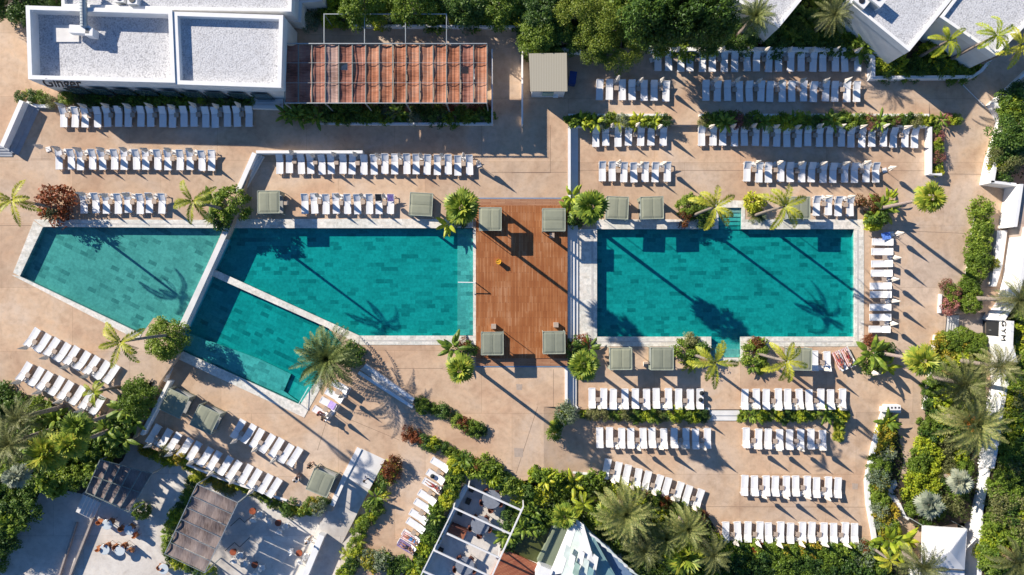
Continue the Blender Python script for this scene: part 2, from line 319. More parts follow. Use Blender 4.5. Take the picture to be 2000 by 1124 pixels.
def offset(poly, d):
    """grow (d>0) a simple polygon of 2-D points"""
    n = len(poly); A = sum(poly[i][0]*poly[(i+1)%n][1]-poly[(i+1)%n][0]*poly[i][1] for i in range(n)); s = 1 if A > 0 else -1; out = []
    for i in range(n):
        p0 = Vector(poly[i-1][:2]); p1 = Vector(poly[i][:2]); p2 = Vector(poly[(i+1)%n][:2])
        e1 = (p1-p0).normalized(); e2 = (p2-p1).normalized(); n1 = Vector((e1.y,-e1.x))*s; n2 = Vector((e2.y,-e2.x))*s
        b = n1+n2; b = b/max(0.3, b.length_squared/2) if b.length > 1e-6 else n1
        out.append(p1 + b*d)
    return out
def pxpoly(pts, z): return [W(x,y,z).xy for x, y in pts]
def sheet(name, pts, z, mat, holes=(), skirt=1.6, zf=None, kind='structure', world=False):
    """a level or sloping sheet with holes and a skirt below its outer edge"""
    f = (lambda x,y: z) if zf is None else zf
    loops = [[(W(x,y,f(x,y)) if not world else Vector((x,y,z))) for x, y in lp] for lp in [pts]+list(holes)]
    co = []; fl = []
    for lp in loops:
        b = len(co); co += lp; fl.append(list(range(b, b+len(lp))))
    edges = [(l[i], l[(i+1)%len(l)]) for l in fl for i in range(len(l))]
    vs, es, fs, ov, oe, of = delaunay_2d_cdt([c.xy for c in co], edges, [], 0, 1e-5)
    zz = {}
    polys = [[(c.x,c.y) for c in lp] for lp in loops]
    m = MB(); faces = []
    for f_ in fs:
        cx = sum(vs[i].x for i in f_)/len(f_); cy = sum(vs[i].y for i in f_)/len(f_)
        if inside((cx,cy), polys[0]) and not any(inside((cx,cy), h) for h in polys[1:]): faces.append(f_)
    vz = [co[ov[i][0]].z if ov[i] else z for i in range(len(vs))]
    m.add([(v.x,v.y,vz[i]) for i, v in enumerate(vs)], faces)
    if skirt:
        lp = loops[0]; n = len(lp)
        m.add([p for p in lp]+[(p.x,p.y,p.z-skirt) for p in lp], [(i,(i+1)%n,(i+1)%n+n,i+n) for i in range(n)])
    o = m.build(name, mat); tag(o, kind=kind)
    bm = bmesh.new(); bm.from_mesh(o.data); bmesh.ops.recalc_face_normals(bm, faces=bm.faces); bm.to_mesh(o.data); bm.free()
    return o
# ---------------------------------------------------------------- levels (photo pixel -> ground height)
ZU, ZR, ZB, ZP = 0.8, -0.5, -0.7, -0.9
LEFT = [(-140,-80),(500,-80),(500,297),(452,443),(354,641),(345,700),(312,747),(268,852),(255,860),(230,840),(-140,840)]
PATIO = [(-140,860),(200,860),(262,858),(300,878),(430,925),(640,1005),(660,975),(765,905),(680,1080),(655,1160),(-140,1160)]
PAV = [(905,925),(1080,985),(1300,1000),(1300,1180),(800,1180)]
POOL1 = [(84,444),(437,446),(351,637),(300,621),(277,653),(39,540)]
POOL2 = [(450,446),(924,446),(924,656),(702,656),(413,524)]
POOL2B = [(407,536),(641,641),(668,672),(586,791),(347,682)]
POOL3 = [(1166,448),(1403,448),(1403,406),(1448,406),(1448,448),(1668,448),(1668,658),(1446,658),(1446,699),(1389,699),(1389,658),(1166,658)]
ZRR = 0
GYMPIT = [(1849,616),(1925,610),(1925,672),(1900,668),(1874,649),(1846,649)]
def zn_ramp(x, y): return ZU if x <= 500 else (ZU*(720-x)/220 if x < 720 else 0.0)
def zp_ramp(x, y): return 0.0 if y < 200 else (ZR*(y-200)/145 if y < 345 else ZR)
VEGL = [(-140,835),(230,835),(262,858),(240,900),(160,965),(85,950),(30,1050),(-140,1160)]
def gz(px, py):
    if inside((px,py), VEGL): return ZU
    if inside((px,py), LEFT): return ZU
    if inside((px,py), PATIO) or inside((px,py), PAV): return ZP
    if px < 720 and py < 297: return zn_ramp(px, py)
    if px < 1109 and py < 940: return 0.0
    if px < 1045: return 0.0
    if py < 246: return 0.0 if px < 1815 else zp_ramp(px, py)
    if px > 1815 and py < 345: return zp_ramp(px, py)
    if py < 800: return ZR
    return ZB
def wg(px, py, dz=0.0): z = gz(px,py)+dz; return W(px,py,z)

ter = MB(); ter.add([(-400,-400,-3.2),(400,-400,-3.2),(400,400,-3.2),(-400,400,-3.2)], [(0,1,2,3)]).build('ground', 'soil').data; tag(bpy.data.objects['ground'], kind='structure')
sheet('upper_terrace', LEFT, ZU, 'paving', [POOL1], skirt=2.6)
sheet('sloping_walkway', [(500,-80),(720,-80),(720,297),(500,297)], 0, 'paving', skirt=1.5, zf=zn_ramp)
CENT = [(720,-80),(1109,-80),(1109,795),(1062,795),(1062,932),(1020,940),(960,925),(880,925),(800,1105),(760,1160),(655,1160),(765,905),(745,895),(700,878),(648,1000),(560,985),(430,925),(300,878),(262,858),(262,840),(340,650),(352,600),(420,430),(462,300),(500,297),(720,297)]
sheet('paving', CENT, 0.0, 'paving', [POOL2, POOL2B], skirt=2.0)
sheet('upper_right_terrace', [(1109,-80),(2140,-80),(2140,200),(1815,200),(1815,244),(1109,244)], 0.0, 'paving', skirt=1.2)
sheet('sloping_path', [(1815,200),(2140,200),(2140,345),(1815,345)], 0.0, 'paving', skirt=1.2, zf=zp_ramp)
sheet('right_pool_terrace', [(1100,240),(1815,238),(1815,345),(2140,345),(2140,780),(1660,780),(1660,800),(1100,800)], ZR, 'paving', [POOL3, GYMPIT], skirt=1.2)
sheet('sloping_paving', [(1062,795),(1150,795),(1150,940),(1062,940)], 0, 'paving', skirt=1.0, zf=lambda x,y: 0.0 if x < 1100 else ZB)
sheet('sloping_paving', [(1660,780),(1860,780),(1860,832),(1660,832)], 0, 'paving', skirt=0.6, zf=lambda x,y: ZR if y < 800 else ZB-0.01)
sheet('lower_right_terrace', [(1040,798),(1870,798),(1870,1180),(1400,1180),(1150,960),(1040,935)], ZB, 'paving', skirt=1.0)
sheet('patio_paving', [(-180,835),(262,835),(300,870),(640,985),(720,870),(780,870),(690,1100),(670,1220),(-180,1220)], ZP, 'patio', skirt=1.0)
sheet('patio_paving', [(900,915),(1080,975),(1300,990),(1300,1200),(790,1200)], ZP-0.004, 'patio', skirt=1.0)
# planting soil
def soil(pts, z=None, dz=0.03):
    zz = gz(*pts[0]) if z is None else z
    return sheet('soil', pts, zz+dz, 'soil', skirt=0)
soil([(-140,-80),(118,-80),(118,35),(-140,35)], ZU)
soil([(600,-80),(1018,-80),(1018,50),(600,52)], 0.05)
soil([(1022,-80),(1700,-80),(1712,95),(1022,95)], 0)
soil([(1690,90),(1712,150),(1890,148),(1945,100),(2100,-60),(1600,-60)], 0)
soil([(0,765),(60,772),(190,828),(240,765),(300,745),(262,850),(240,900),(160,965),(85,950),(30,1050),(-140,1160),(-140,760)], ZU, 0.02)
soil([(1040,935),(1170,930),(1240,955),(1380,1005),(1420,1065),(1700,1062),(1730,1180),(1380,1180),(1180,1060),(1060,985)], ZB, 0.02)
soil([(1830,655),(1925,650),(1925,1015),(1790,1035),(1745,960),(1800,880),(1812,760)], ZR, 0.06)
soil([(1725,800),(1745,800),(1765,900),(1740,1000),(1790,1100),(1790,1180),(1712,1180),(1700,930)], ZB, 0.05)

# ---------------------------------------------------------------- pools
def pool(nm, pts, z, wmat, tmat, depth, ledges=(), wl=0.10):
    P = [W(x,y,z).xy for x,y in pts]; zf = z-depth; b = MB()
    out = offset(P, 0.02); n = len(P)
    b.add([(p.x,p.y,zf) for p in out]+[(p.x,p.y,z-0.002) for p in out], [tuple(range(n))]+[(i,(i+1)%n,(i+1)%n+n,i+n) for i in range(n)])
    for lp, lz in ledges:
        b.prism([W(x,y,z).xy for x,y in lp], zf-0.05, z-lz)
    tag(b.build('pool_basin', tmat), kind='structure')
    w = MB(); w.prism([(p.x,p.y) for p in offset(P, 0.012)], zf-0.15, z-wl)
    tag(w.build('pool_water', wmat), kind='structure')
pool('left', POOL1, ZU, 'water_left', 'tile_rot', 0.55)
pool('mid', POOL2, 0.0, 'water_deep', 'tile', 0.6, [([(893,447),(923.5,447),(923.5,655.5),(893,655.5)], 0.33)])
st = [([(352,647),(503,702),(566,732),(552,765),(585.5,789.5),(348,681.5)], 0.34)]
for i in range(4):
    t0 = i/4; a = (566+t0*30, 732-t0*-0); 
    st.append(([(566+i*12,735+i*5),(612+0*i,755-i*0),(588,789),(554+i*10,766+i*6)], 0.56-0.06*i))
pool('mid_small', POOL2B, 0.0, 'water_deep', 'tile_rot', 0.62, [st[0]]+st[1:])
led = []
for i in range(5): led.append(([(1403.3,406.3),(1447.7,406.3),(1447.7,448-i*8.2),(1403.3,448-i*8.2)], 0.5-0.08*i))
for i in range(3): led.append(([(1389.3,698.7),(1445.7,698.7),(1445.7,664+i*9),(1389.3,664+i*9)], 0.45-0.1*i))
pool('right', POOL3, ZR, 'water_deep', 'tile', 0.6, led)
def strip(name, poly, z, mat, th=0.03, kind='structure'):
    b = MB(); b.prism([W(x,y,z).xy for x,y in poly], z-0.02, z+th); return tag(b.build(name, mat), kind=kind)
C_ = 'pool_coping'
# left pool
strip(C_, [(66,429),(452,430),(446,446),(84,443.5)], ZU, 'coping')
strip(C_, [(66,432),(84,444),(39,540),(26,533)], ZU, 'coping')
strip(C_, [(22,537),(39,540),(277,653),(270,665)], ZU, 'coping')
# dividing wall and central pools
b = MB(); b.prism([W(x,y,ZU).xy for x,y in [(441,441),(452,441),(361,640),(349.5,637)]], -1.55, ZU+0.06)
tag(b.build('dividing_wall', 'white2'), 'long pale wall dividing the left pool from the lower middle pool', 'wall')
strip(C_, [(413,524),(702,656),(700,673),(641,641),(407,536)], 0, 'coping', 0.035)
strip(C_, [(455,428),(924,428),(924,446),(450,446)], 0, 'coping')
strip(C_, [(924,446),(929.5,446),(929.5,674),(702,674),(702,656),(924,656)], 0, 'coping')
strip(C_, [(347,682),(586,791),(622,738),(634,744),(594,816),(338,697)], 0, 'coping')
# right pool
strip(C_, [(1165,429),(1396,429),(1396,448),(1165,448)], ZR, 'coping')
strip(C_, [(1396,392),(1455,392),(1455,448),(1448,448),(1448,406),(1403,406),(1403,448),(1396,448)], ZR, 'coping')
strip(C_, [(1455,429),(1687,429),(1687,448),(1455,448)], ZR, 'coping')
strip(C_, [(1668,448),(1687,448),(1687,677),(1452,677),(1452,706),(1383,706),(1383,677),(1165,677),(1165,658),(1389,658),(1389,699),(1446,699),(1446,658),(1668,658)], ZR, 'coping')
strip(C_, [(1129,448),(1166,448),(1166,677),(1129,677)], ZR, 'coping')
for g in ([(1155,449),(1159,449),(1159,676),(1155,676)],[(1674,449),(1677,449),(1677,676),(1674,676)],[(1166,666),(1380,666),(1380,669),(1166,669)],[(1456,666),(1666,666),(1666,669),(1456,669)]):
    strip('overflow_grate', g, ZR+0.032, 'grate', 0.006)
strip('overflow_grate', [(703,664),(923,664),(923,667),(703,667)], 0.032, 'grate', 0.006)
strip('overflow_grate', [(88,436),(436,437),(436,439),(88,438.5)], ZU+0.032, 'grate', 0.006)
# handrail in the corner of the small pool, cover bar on the pool edge
b = MB(); a = W(586,789,0); c = W(603,757,0)
b.tube((a.x,a.y,0.02),(a.x,a.y,0.55),0.03); b.tube((a.x,a.y,0.55),(c.x,c.y,0.1),0.03); b.tube((c.x,c.y,0.1),(c.x,c.y,-0.6),0.03)
tag(b.build('handrail','white'), 'white tubular handrail at the steps in the corner of the small pool', 'handrail')
b = MB(); a = W(896,552,0); c = W(929,552.5,0); b.tube((a.x,a.y,1.0),(c.x,c.y,1.0),0.045); b.tube((c.x,c.y,0),(c.x,c.y,1.02),0.05)
b.build('water_spout','white'); tag(bpy.data.objects['water_spout'], 'thin white bar reaching over the middle pool from the timber deck', 'spout')
# expansion joints in the paving
jb = MB()
def joint(pts, w=0.03):
    for (x0,y0),(x1,y1) in zip(pts, pts[1:]):
        z = max(gz(x0,y0), gz(x1,y1))+0.004; a = W(x0,y0,z); c = W(x1,y1,z); d = (c-a).normalized(); n = Vector((-d.y,d.x,0))*w/2
        jb.add([a-n,c-n,c+n,a+n], [(0,1,2,3)])
for p in ([(0,343),(110,311)][:0], [(1075,245),(1075,338),(1000,338)], [(1072,210),(1072,309),(1000,309)], [(700,720),(865,720)], [(1081,722),(1081,795)], [(1050,795),(1008,925)], [(1128,333),(1815,334)], [(1830,340),(1925,341)],
          [(1380,990),(1690,991)], [(0,441),(62,441)], [(960,337),(1108,337)], [(640,815),(620,880)], [(660,810),(780,860)], [(60,311),(100,311)], [(1690,448),(1900,457)], [(1868,152),(1925,208)]):
    if p: joint(p)
tag(jb.build('paving_joint', 'joint'), kind='structure')
for (x,y,s) in ((1014,756,6),(1013,884,9),(1670,950,6)):
    z = gz(x,y)+0.004; strip('drain_cover', [(x-s,y-s),(x+s,y-s+1),(x+s-1,y+s),(x-s+1,y+s)], z, 'table', 0.004)
def stain(x, y, rx, ry, mat='paving2'):
    z = gz(x,y)+0.004; pts = [W(x+rx*math.cos(t)*(1+0.12*math.sin(3*t)), y+ry*math.sin(t)*(1+.1*math.cos(4*t)), z) for t in [2*math.pi*i/28 for i in range(28)]]
    MB().add(pts, [tuple(range(28))])

# ---------------------------------------------------------------- timber deck and white steps
strip('timber_deck', [(930,402),(1108,402),(1108,700),(930,700)], 0.0, 'deck', 0.10)
strip('deck_step', [(930,389),(1108,389),(1108,402),(930,402)], 0.0, 'deck_step', 0.05)
strip('deck_step', [(930,700),(1108,700),(1108,715),(930,715)], 0.0, 'deck_step', 0.05)
strip('deck_edge', [(930,386.5),(1108,386.5),(1108,389),(930,389)], 0.0, 'blue_edge', 0.03)
strip('deck_edge', [(930,715),(1108,715),(1108,717.5),(930,717.5)], 0.0, 'blue_edge', 0.03)
GF_ = -0.95
def stairs(name, label, a, b_, c, n, z0, z1, mat='white2'):
    """flight whose top edge runs a-b; c is the far end of the run from a"""
    m = MB(); e = empty(name, W(*a, z1), label=label, cat='steps')
    ax, ay = a; dx = (c[0]-ax)/n; dy = (c[1]-ay)/n
    for i in range(n):
        z = z0+(z1-z0)*(i+1)/(n+1)
        q = [(ax+dx*i,ay+dy*i),(b_[0]+dx*i,b_[1]+dy*i),(b_[0]+dx*(i+1),b_[1]+dy*(i+1)),(ax+dx*(i+1),ay+dy*(i+1))]
        s = MB(); s.prism([W(x,y,z).xy for x,y in q], min(z0,z1)-0.3, z); o = s.build('step', mat); o.parent = e; o.matrix_parent_inverse = e.matrix_world.inverted(); o.location = -e.location
        o.matrix_parent_inverse = Matrix.Identity(4)
    return e
stairs('stairs', 'long white steps descending beside the timber deck to the right pool', (1109,440), (1109,668), (1129,440), 3, 0.0, ZR)
stairs('stairs', 'white steps running down beside the path below the date palms of the deck', (1109,716), (1109,795), (1126,716), 3, 0.0, ZR)
stairs('stairs', 'white steps running beside the upper walkway above the timber deck', (1109,248), (1109,400), (1129,248), 3, 0.0, ZR)
stairs('stairs', 'short white steps between the two upper planters', (1303,226), (1366,226), (1303,246), 3, 0.0, ZR)
stairs('stairs', 'short white steps between the two planters below the right pool', (1386,802), (1448,802), (1386,822), 2, ZR, ZB)
stairs('stairs', 'shaded steps between the restaurant planter and the rust pergola', (491,186), (553,187), (491,212), 4, ZU, ZU+0.6)
stairs('stairs', 'slanting steps descending from the upper left terrace to the middle pool', (500,299), (456,378), (516,306), 3, ZU, 0.0)
stairs('stairs', 'upper slanting flight of steps below the small corner palm', (279,676), (263,728), (297,690), 3, ZU, 0.55)
stairs('stairs', 'lower slanting flight of steps below the small corner palm', (325,706), (311,742), (340,712), 3, 0.55, 0.0)
stairs('stairs', 'shaded wide steps beside the slanting white wall at far left', (50,199), (8,292), (78,210), 3, ZU+0.32, ZU, 'step_grey')
stairs('stairs', 'wide shaded steps with bright edges at the very left edge', (-40,284), (24,284), (-40,306), 4, ZU+0.3, ZU, 'step_grey')
stairs('stairs', 'shaded steps at the top left corner of the patio', (163,966), (148,1000), (196,982), 5, ZP+0.9, ZP, 'white2')
stairs('stairs', 'narrow steps leading right to the gym door', (1850,616), (1847,649), (1874,616), 5, ZR, GF_)
stairs('stairs', 'shaded curved garden steps right of the bottom terrace', (1721,945), (1750,938), (1733,986), 7, ZB+0.3, ZB, 'white2')
# ---------------------------------------------------------------- low walls
def wall(label, pts, w, h, mat='white', base=None, z=None, dz=0.0):
    """low wall along a centre line; w in metres"""
    m = MB(); zb = gz(*pts[0]) if base is None else base; zt = (zb+h) if z is None else z
    P = [W(x,y,zt).xy for x,y in pts]; lft=[]; rgt=[]
    for i in range(len(P)):
        d = (P[min(i+1,len(P)-1)]-P[max(i-1,0)]).normalized(); n = Vector((-d.y,d.x))*w/2; lft.append(P[i]+n); rgt.append(P[i]-n)
    for i in range(len(P)-1): m.prism([lft[i],lft[i+1],rgt[i+1],rgt[i]], zb-0.6, zt)
    o = m.build('low_wall', mat); return tag(o, label, 'wall')
wall('slanting white wall beside the shaded steps at far left', [(42,197),(3,286)], 0.42, 1.0)
wall('white parapet above the long row of loungers below the rust pergola', [(500,297),(708,297)], 0.28, 0.25, base=0, z=ZU+0.15)
wall('slanting white wall edging the steps above the middle pool', [(497,299),(463,376)], 0.45, 0.2, base=0, z=ZU+0.12)
wall('white kerb wall left of the stairs beside the upper walkway', [(1112,250),(1112,390)], 0.26, 0.12, base=ZR, z=0.1)
wall('white kerb wall left of the lower steps under the deck', [(1106,718),(1106,795)], 0.26, 0.12, base=ZR, z=0.1)
wall('white boundary wall behind the kiosk', [(1022,98),(1135,98)], 0.42, 0.9)
wall('white boundary wall along the top row of loungers', [(1268,96),(1688,96),(1706,112),(1706,150)], 0.36, 0.9)
wall('white wall below the planting by the gravel roofed houses', [(1700,152),(1900,150),(1918,138),(1940,110)], 0.30, 0.7)
wall('thin white wall right of the restaurant walkway', [(1020,55),(1020,243)], 0.16, 1.0)
wall('white wall along the top of the restaurant walkway', [(690,50),(1018,52)], 0.2, 0.5)
wall('low white edge below the planting under the rust pergola', [(556,242),(962,242)], 0.22, 0.35, base=0)
wall('thin glass topped white fence at the right end of the rust pergola', [(961,96),(961,242)], 0.12, 1.0, 'frame')
wall('white edge of the upper left planter above the shaded loungers', [(52,199),(70,207),(104,208)], 0.3, 0.3)
wall('white edge behind the short planter row under the kiosk', [(1110,225),(1303,225)], 0.24, 0.25)
wall('white face below the short planter row under the kiosk', [(1110,246),(1303,246)], 0.2, 0.1, base=ZR, z=0.12)
wall('white edge behind the long upper planter', [(1366,225),(1815,225)], 0.24, 0.25)
wall('white face below the long upper planter', [(1366,246),(1812,247)], 0.2, 0.1, base=ZR, z=0.12)
wall('white wall left of the short planter with pink flowers', [(1818,248),(1818,340),(1840,341)], 0.26, 0.45)
wall('white wall around the palm bed at the bottom of the timber deck', [(1128,795),(1085,852)], 0.2, 0.2, base=ZB, z=0.02)
wall('white strip under the planter below the right pool, left block', [(1150,799),(1386,799)], 0.22, 0.1, base=ZB, z=ZR+0.1)
wall('white strip under the planter below the right pool, right block', [(1450,799),(1655,799)], 0.22, 0.1, base=ZB, z=ZR+0.1)
wall('curving white kerb right of the bottom terrace', [(1728,800),(1713,850),(1700,910),(1694,940),(1697,985),(1706,1035),(1710,1062)], 0.42, 0.3)
wall('white block wall at the top of the curving kerb', [(1722,800),(1760,802)], 0.5, 0.55)
wall('white kerb left of the clipped hedge column', [(1910,402),(1902,450),(1897,500),(1890,535)], 0.24, 0.25)
wall('white kerb beside the pink flowered bed by the gym steps', [(1838,575),(1836,612)], 0.24, 0.25)
wall('white kerb beside the path left of the silver palms', [(1828,655),(1812,760),(1806,800)], 0.24, 0.25)
wall('white kerb on the garden path by the curved steps', [(1757,985),(1768,1010),(1775,1015)], 0.24, 0.4)
wall('upper slanting white wall leading down from the big date palm', [(712,714),(808,782)], 0.32, 0.55)
wall('lower slanting white wall leading down from the big date palm', [(700,728),(806,796)], 0.30, 0.35)
wall('white wall left of the sloping ramp beside the red bush', [(702,876),(674,930),(648,988)], 0.5, 0.9, base=ZP, z=0.12)
wall('low white wall crossing the patio beside the seated diners', [(628,1046),(585,1150)], 0.62, 1.05, base=ZP)
wall('low slanting wall left of the patio, upper one', [(148,1022),(110,1140)], 0.16, 0.35, 'kerb', base=ZP)
wall('low slanting wall left of the patio, lower one', [(180,1014),(130,1140)], 0.2, 0.45, 'kerb', base=ZP)
wall('white edging between the bottom palms and the paving', [(1060,930),(1110,922),(1160,928)], 0.2, 0.25, base=ZB)
wall('white edge between the long slanting lounger row and the patio', [(345,900),(430,935),(560,978)], 0.2, 0.2, base=ZP, z=0.1)
wall('pale retaining wall left of the shaded daybeds', [(330,745),(276,850)], 0.3, 0.2, base=0.0, z=ZU+0.1)
# ramp from the paving down to the patio
strip('flattened_ramp_top', [(705,876),(752,898),(722,956),(678,934)], 0.004, 'white2', 0.02)  # top of the ramp, laid flat and made whiter to look sunlit
sheet('patio_ramp', [(678,934),(722,956),(668,1062),(612,1047)], 0, 'patio', skirt=1.0, zf=lambda x,y: 0.02 if y < 980 else ZP+0.02)
# pebble path between the slanting walls
strip('pebble_strip', [(703,722),(712,716),(808,784),(804,794)], 0.004, 'white2', 0.02)
strip('landing', [(297,690),(327,703),(311,742),(280,729)], ZU-0.24, 'white', 0.02)

# ---------------------------------------------------------------- buildings
def P3(pts, z): return [W(x,y,z).xy for x,y in pts]
def flat_building(label, roofs, ztop, zbase, parapet=0.4, drop=1.2, cat='building'):
    e = empty('white_building', (0,0,zbase), label=label, cat=cat)
    for pts, zt, dr in roofs:
        P = P3(pts, zt); I = offset(P, -parapet)
        b = MB(); n = len(P)
        b.prism([(p.x,p.y) for p in offset(P,-0.02)], zbase-0.5, zt-dr-0.05); o = b.build('wall','white2'); o.parent = e; o.location.z = -zbase
        b = MB()
        for i in range(n):
            j = (i+1)%n; b.prism([P[i],P[j],I[j],I[i]], zt-dr-0.6, zt)
        o = b.build('parapet','white'); o.parent = e; o.location.z = -zbase
        b = MB(); b.add([(p.x,p.y,zt-dr) for p in offset(P,-parapet+0.02)], [tuple(range(n))]); o = b.build('gravel_roof','gravel'); o.parent = e; o.location.z = -zbase
    return e
ZT = 4.9
g1 = flat_building('long white restaurant building with two sunken gravel roofs', [([(50,11),(336,20),(342,162),(55,155)], ZT, 1.15), ([(338,23),(553,30),(549,172),(344,165)], ZT-0.1, 0.6)], ZT, ZU, 0.38)
def kid(o, e): o.parent = e; o.location = o.location - e.location; return o
# facade under the roof: glazing panels and the lettering
a = W(70,156.5,ZT); bq = W(540,171,ZT-0.1)
for i in range(9):
    t0 = 0.06+i*0.1; p = a.lerp(bq, t0); q = a.lerp(bq, t0+0.075); f = MB(); d = (q-p).normalized(); nn = Vector((d.y,-d.x,0))
    f.box(((p.x+q.x)/2+nn.x*0.05, (p.y+q.y)/2+nn.y*0.05-0.15, ZU+1.2), ((q-p).length, 0.08, 2.2), math.atan2(d.y,d.x)); kid(f.build('window','glass'), g1)
def lettering(txt, size, loc, rot, mat, parent, name='lettering', shear=0.0, ext=0.03, sx=1.0):
    c = bpy.data.curves.new(name,'FONT'); c.body = txt; c.size = size; c.extrude = ext; c.shear = shear; c.offset = 0.008; c.align_x = 'CENTER'
    o = bpy.data.objects.new(name, c); COL.objects.link(o); bpy.context.view_layer.update()
    me = bpy.data.meshes.new_from_object(o.evaluated_get(bpy.context.evaluated_depsgraph_get())); bpy.data.objects.remove(o)
    me.materials.clear(); me.materials.append(M[mat]); o = bpy.data.objects.new(name, me); COL.objects.link(o)
    o.rotation_euler = rot; o.scale = (sx,1,1); o.location = loc; kid(o, parent); return o
lp = W(113,157.6,ZT-0.1)
lettering('Ginger', 1.55, (lp.x, lp.y-0.35, ZT-0.95), (R(62),0,R(-1.4)), 'dark', g1, shear=0.25, sx=0.85)
# annex behind, duct and vent box
g2 = flat_building('white building with a pale gravel roof at the top edge left of the garden', [([(118,-70),(572,-70),(569,23),(300,19),(120,14)], ZT-0.35, 0.35)], ZT, ZU, 0.3)
b = MB(); p = W(590,26,2.6); b.prism(P3([(571,-60),(632,-60),(630,2),(590,6),(588,44),(556,40),(560,24)],2.4), 0, 2.4); tag(b.build('side_block','white2'), 'pale low block at the right end of the gravel roofed building', 'building')
du = MB(); p0 = W(160,-30,ZT+0.5); p1 = W(160,50,ZT+0.2)
du.tube((p0.x,p0.y,ZT+0.35),(p1.x,p1.y,ZT-0.1),0.30,n=14)
for i in range(14):
    t = i/14; c = Vector((p0.x,p0.y,ZT+0.35)).lerp(Vector((p1.x,p1.y,ZT-0.1)), t); c2 = Vector((p0.x,p0.y,ZT+0.35)).lerp(Vector((p1.x,p1.y,ZT-0.1)), t+0.012); du.tube(c,c2,0.335,n=14)
e = empty('roof_duct', (p1.x,p1.y,ZT-1.1), label='silver ribbed air duct ending in a box on the gravel roof', cat='duct')
kid(du.build('duct_pipe','steel',smooth=False), e)
b = MB(); c = W(156,58,ZT-0.2); b.box((c.x,c.y,ZT-0.45),(1.9,0.75,0.7),R(-3)); b.box((c.x+0.9,c.y-0.25,ZT-0.6),(0.7,0.7,1.0),R(-3)); kid(b.build('vent_box','white'), e)
strip2 = MB(); c = W(130,66,ZT-1.1); strip2.box((c.x,c.y,ZT-1.1),(2.4,1.6,0.12)); kid(strip2.build('base_slab','white2'), e)
def acbox(x,y,z,w,d,h,rz,label):
    c = W(x,y,z+h); e = empty('roof_unit', (c.x,c.y,z), rz, label=label, cat='roof unit')
    b = MB(); b.box((0,0,h/2),(w,d,h)); o = b.build('casing','white',e); b = MB(); b.lathe([(0.28,h),(0.28,h+0.05),(0.24,h+0.05)],14); b.build('fan_grille','dark',e)
    b = MB(); b.box((0,-d/2-0.02,h/2),(w*0.8,0.04,h*0.7)); b.build('side_grille','steel',e)
acbox(258,0,ZT-0.7,0.9,0.8,0.7,0,'square roof unit at the top edge above the duct')
acbox(232,-4,ZT-0.7,0.9,0.8,0.6,0,'low roof unit left of the square one at the top edge')
acbox(1683,2,4.2,1.3,0.9,0.8,R(-40),'air conditioning unit on the left part of the large gravel roof')
acbox(1715,-4,4.2,1.5,1.1,1.1,R(-40),'taller air conditioning unit casting a square shadow on the large gravel roof')
HZ = 4.6
for lab, pts in (('white gravel roofed house at the top edge nearest the trees', [(1418,-12),(1540,-90),(1640,-90),(1521,55)]),
                 ('largest white gravel roofed house in the top right corner', [(1655,2),(1775,-120),(1950,-120),(1862,-4),(1776,101)]),
                 ('white gravel roofed house at the right end of the top edge', [(1836,34),(1930,-90),(2150,-60),(2040,14),(1946,109)])):
    flat_building(lab, [(pts, HZ, 0.25)], HZ, 0.0, 0.28)
# kiosk
k = empty('kiosk', W(1070,150,0), label='small white kiosk with a ribbed beige roof beside the walkway', cat='kiosk')
P = P3([(1034,106),(1106,105),(1107,178),(1037,178)], 2.6); b = MB(); b.prism([(p.x,p.y) for p in offset(P,-0.12)], 0, 2.5); kid(b.build('wall','white2'), k)
b = MB(); b.prism([(p.x,p.y) for p in offset(P,0.05)], 2.5, 2.62); kid(b.build('roof','kiosk'), k)
c = W(1070,187,1.5); b = MB(); b.box((c.x,c.y-0.02+0.15,1.55),(1.1,0.12,1.0)); kid(b.build('hatch','glass_green'), k)
c = W(1085,188,0.9); b = MB(); b.box((c.x,c.y,0.95),(0.5,0.35,0.08)); kid(b.build('counter','white'), k)
bn = empty('wheeled_bin', W(1117,158,0), R(-8), label='dark blue wheeled bin beside the kiosk', cat='bin')
b = MB(); b.box((0,0,0.5),(0.62,1.15,0.9),taper=1.08); b.build('bin_body','bin',bn); b = MB(); b.box((0,0.0,0.99),(0.7,1.25,0.07)); b.box((0,0.5,1.03),(0.6,0.08,0.08)); b.build('lid','bin',bn)
b = MB(); [b.tube((x-0.04,y,0.08),(x+0.04,y,0.08),0.08) for x in (-.28,.28) for y in (-.45,.45)]; b.build('wheel','dark',bn)

# tall retaining walls and the gym door at the right edge
def retain(label, pts, base, top, mat='white', thick=0.35, name='retaining_wall'):
    """pts = foot of the wall in photo px; it rises from base to top"""
    P = [W(x,y,base).xy for x,y in pts]; m = MB()
    for a_, b_ in zip(P, P[1:]): m.prism([a_, b_, b_+Vector((thick,0)), a_+Vector((thick,0))], base-0.6, top)
    return tag(m.build(name, mat), label, 'wall')
GF = -0.95
retain('shaded thin white wall running down to the zigzag corner at right', [(2010,128),(1924,208)], 0.0, 0.8)
retain('sunlit white zigzag wall at the right edge', [(1924,208),(1943,238),(1936,275),(1925,312),(1917,361)], -0.2, 1.15)
m_ = MB(); m_.prism([W(x,y,-0.2).xy for x,y in [(1917,357),(1917,361.5),(1966,368),(1966,362)]], -1, 1.15); tag(m_.build('retaining_wall','white'), 'short return of the zigzag wall, facing the tall white wall', 'wall')
retain('tall white sunlit wall behind the clipped hedge column, upper part', [(1962,366),(1957,400),(1950,447)], ZR, 1.6)
retain('tall white sunlit wall behind the clipped hedge column, lower part', [(1972,447),(1964,500),(1958,545),(1946,590),(1930,612),(1923,624)], ZR, 1.9)
gw = retain('tall white sunlit wall carrying the black letters', [(1921,624),(1919,668),(1928,700)], GF, 2.8)
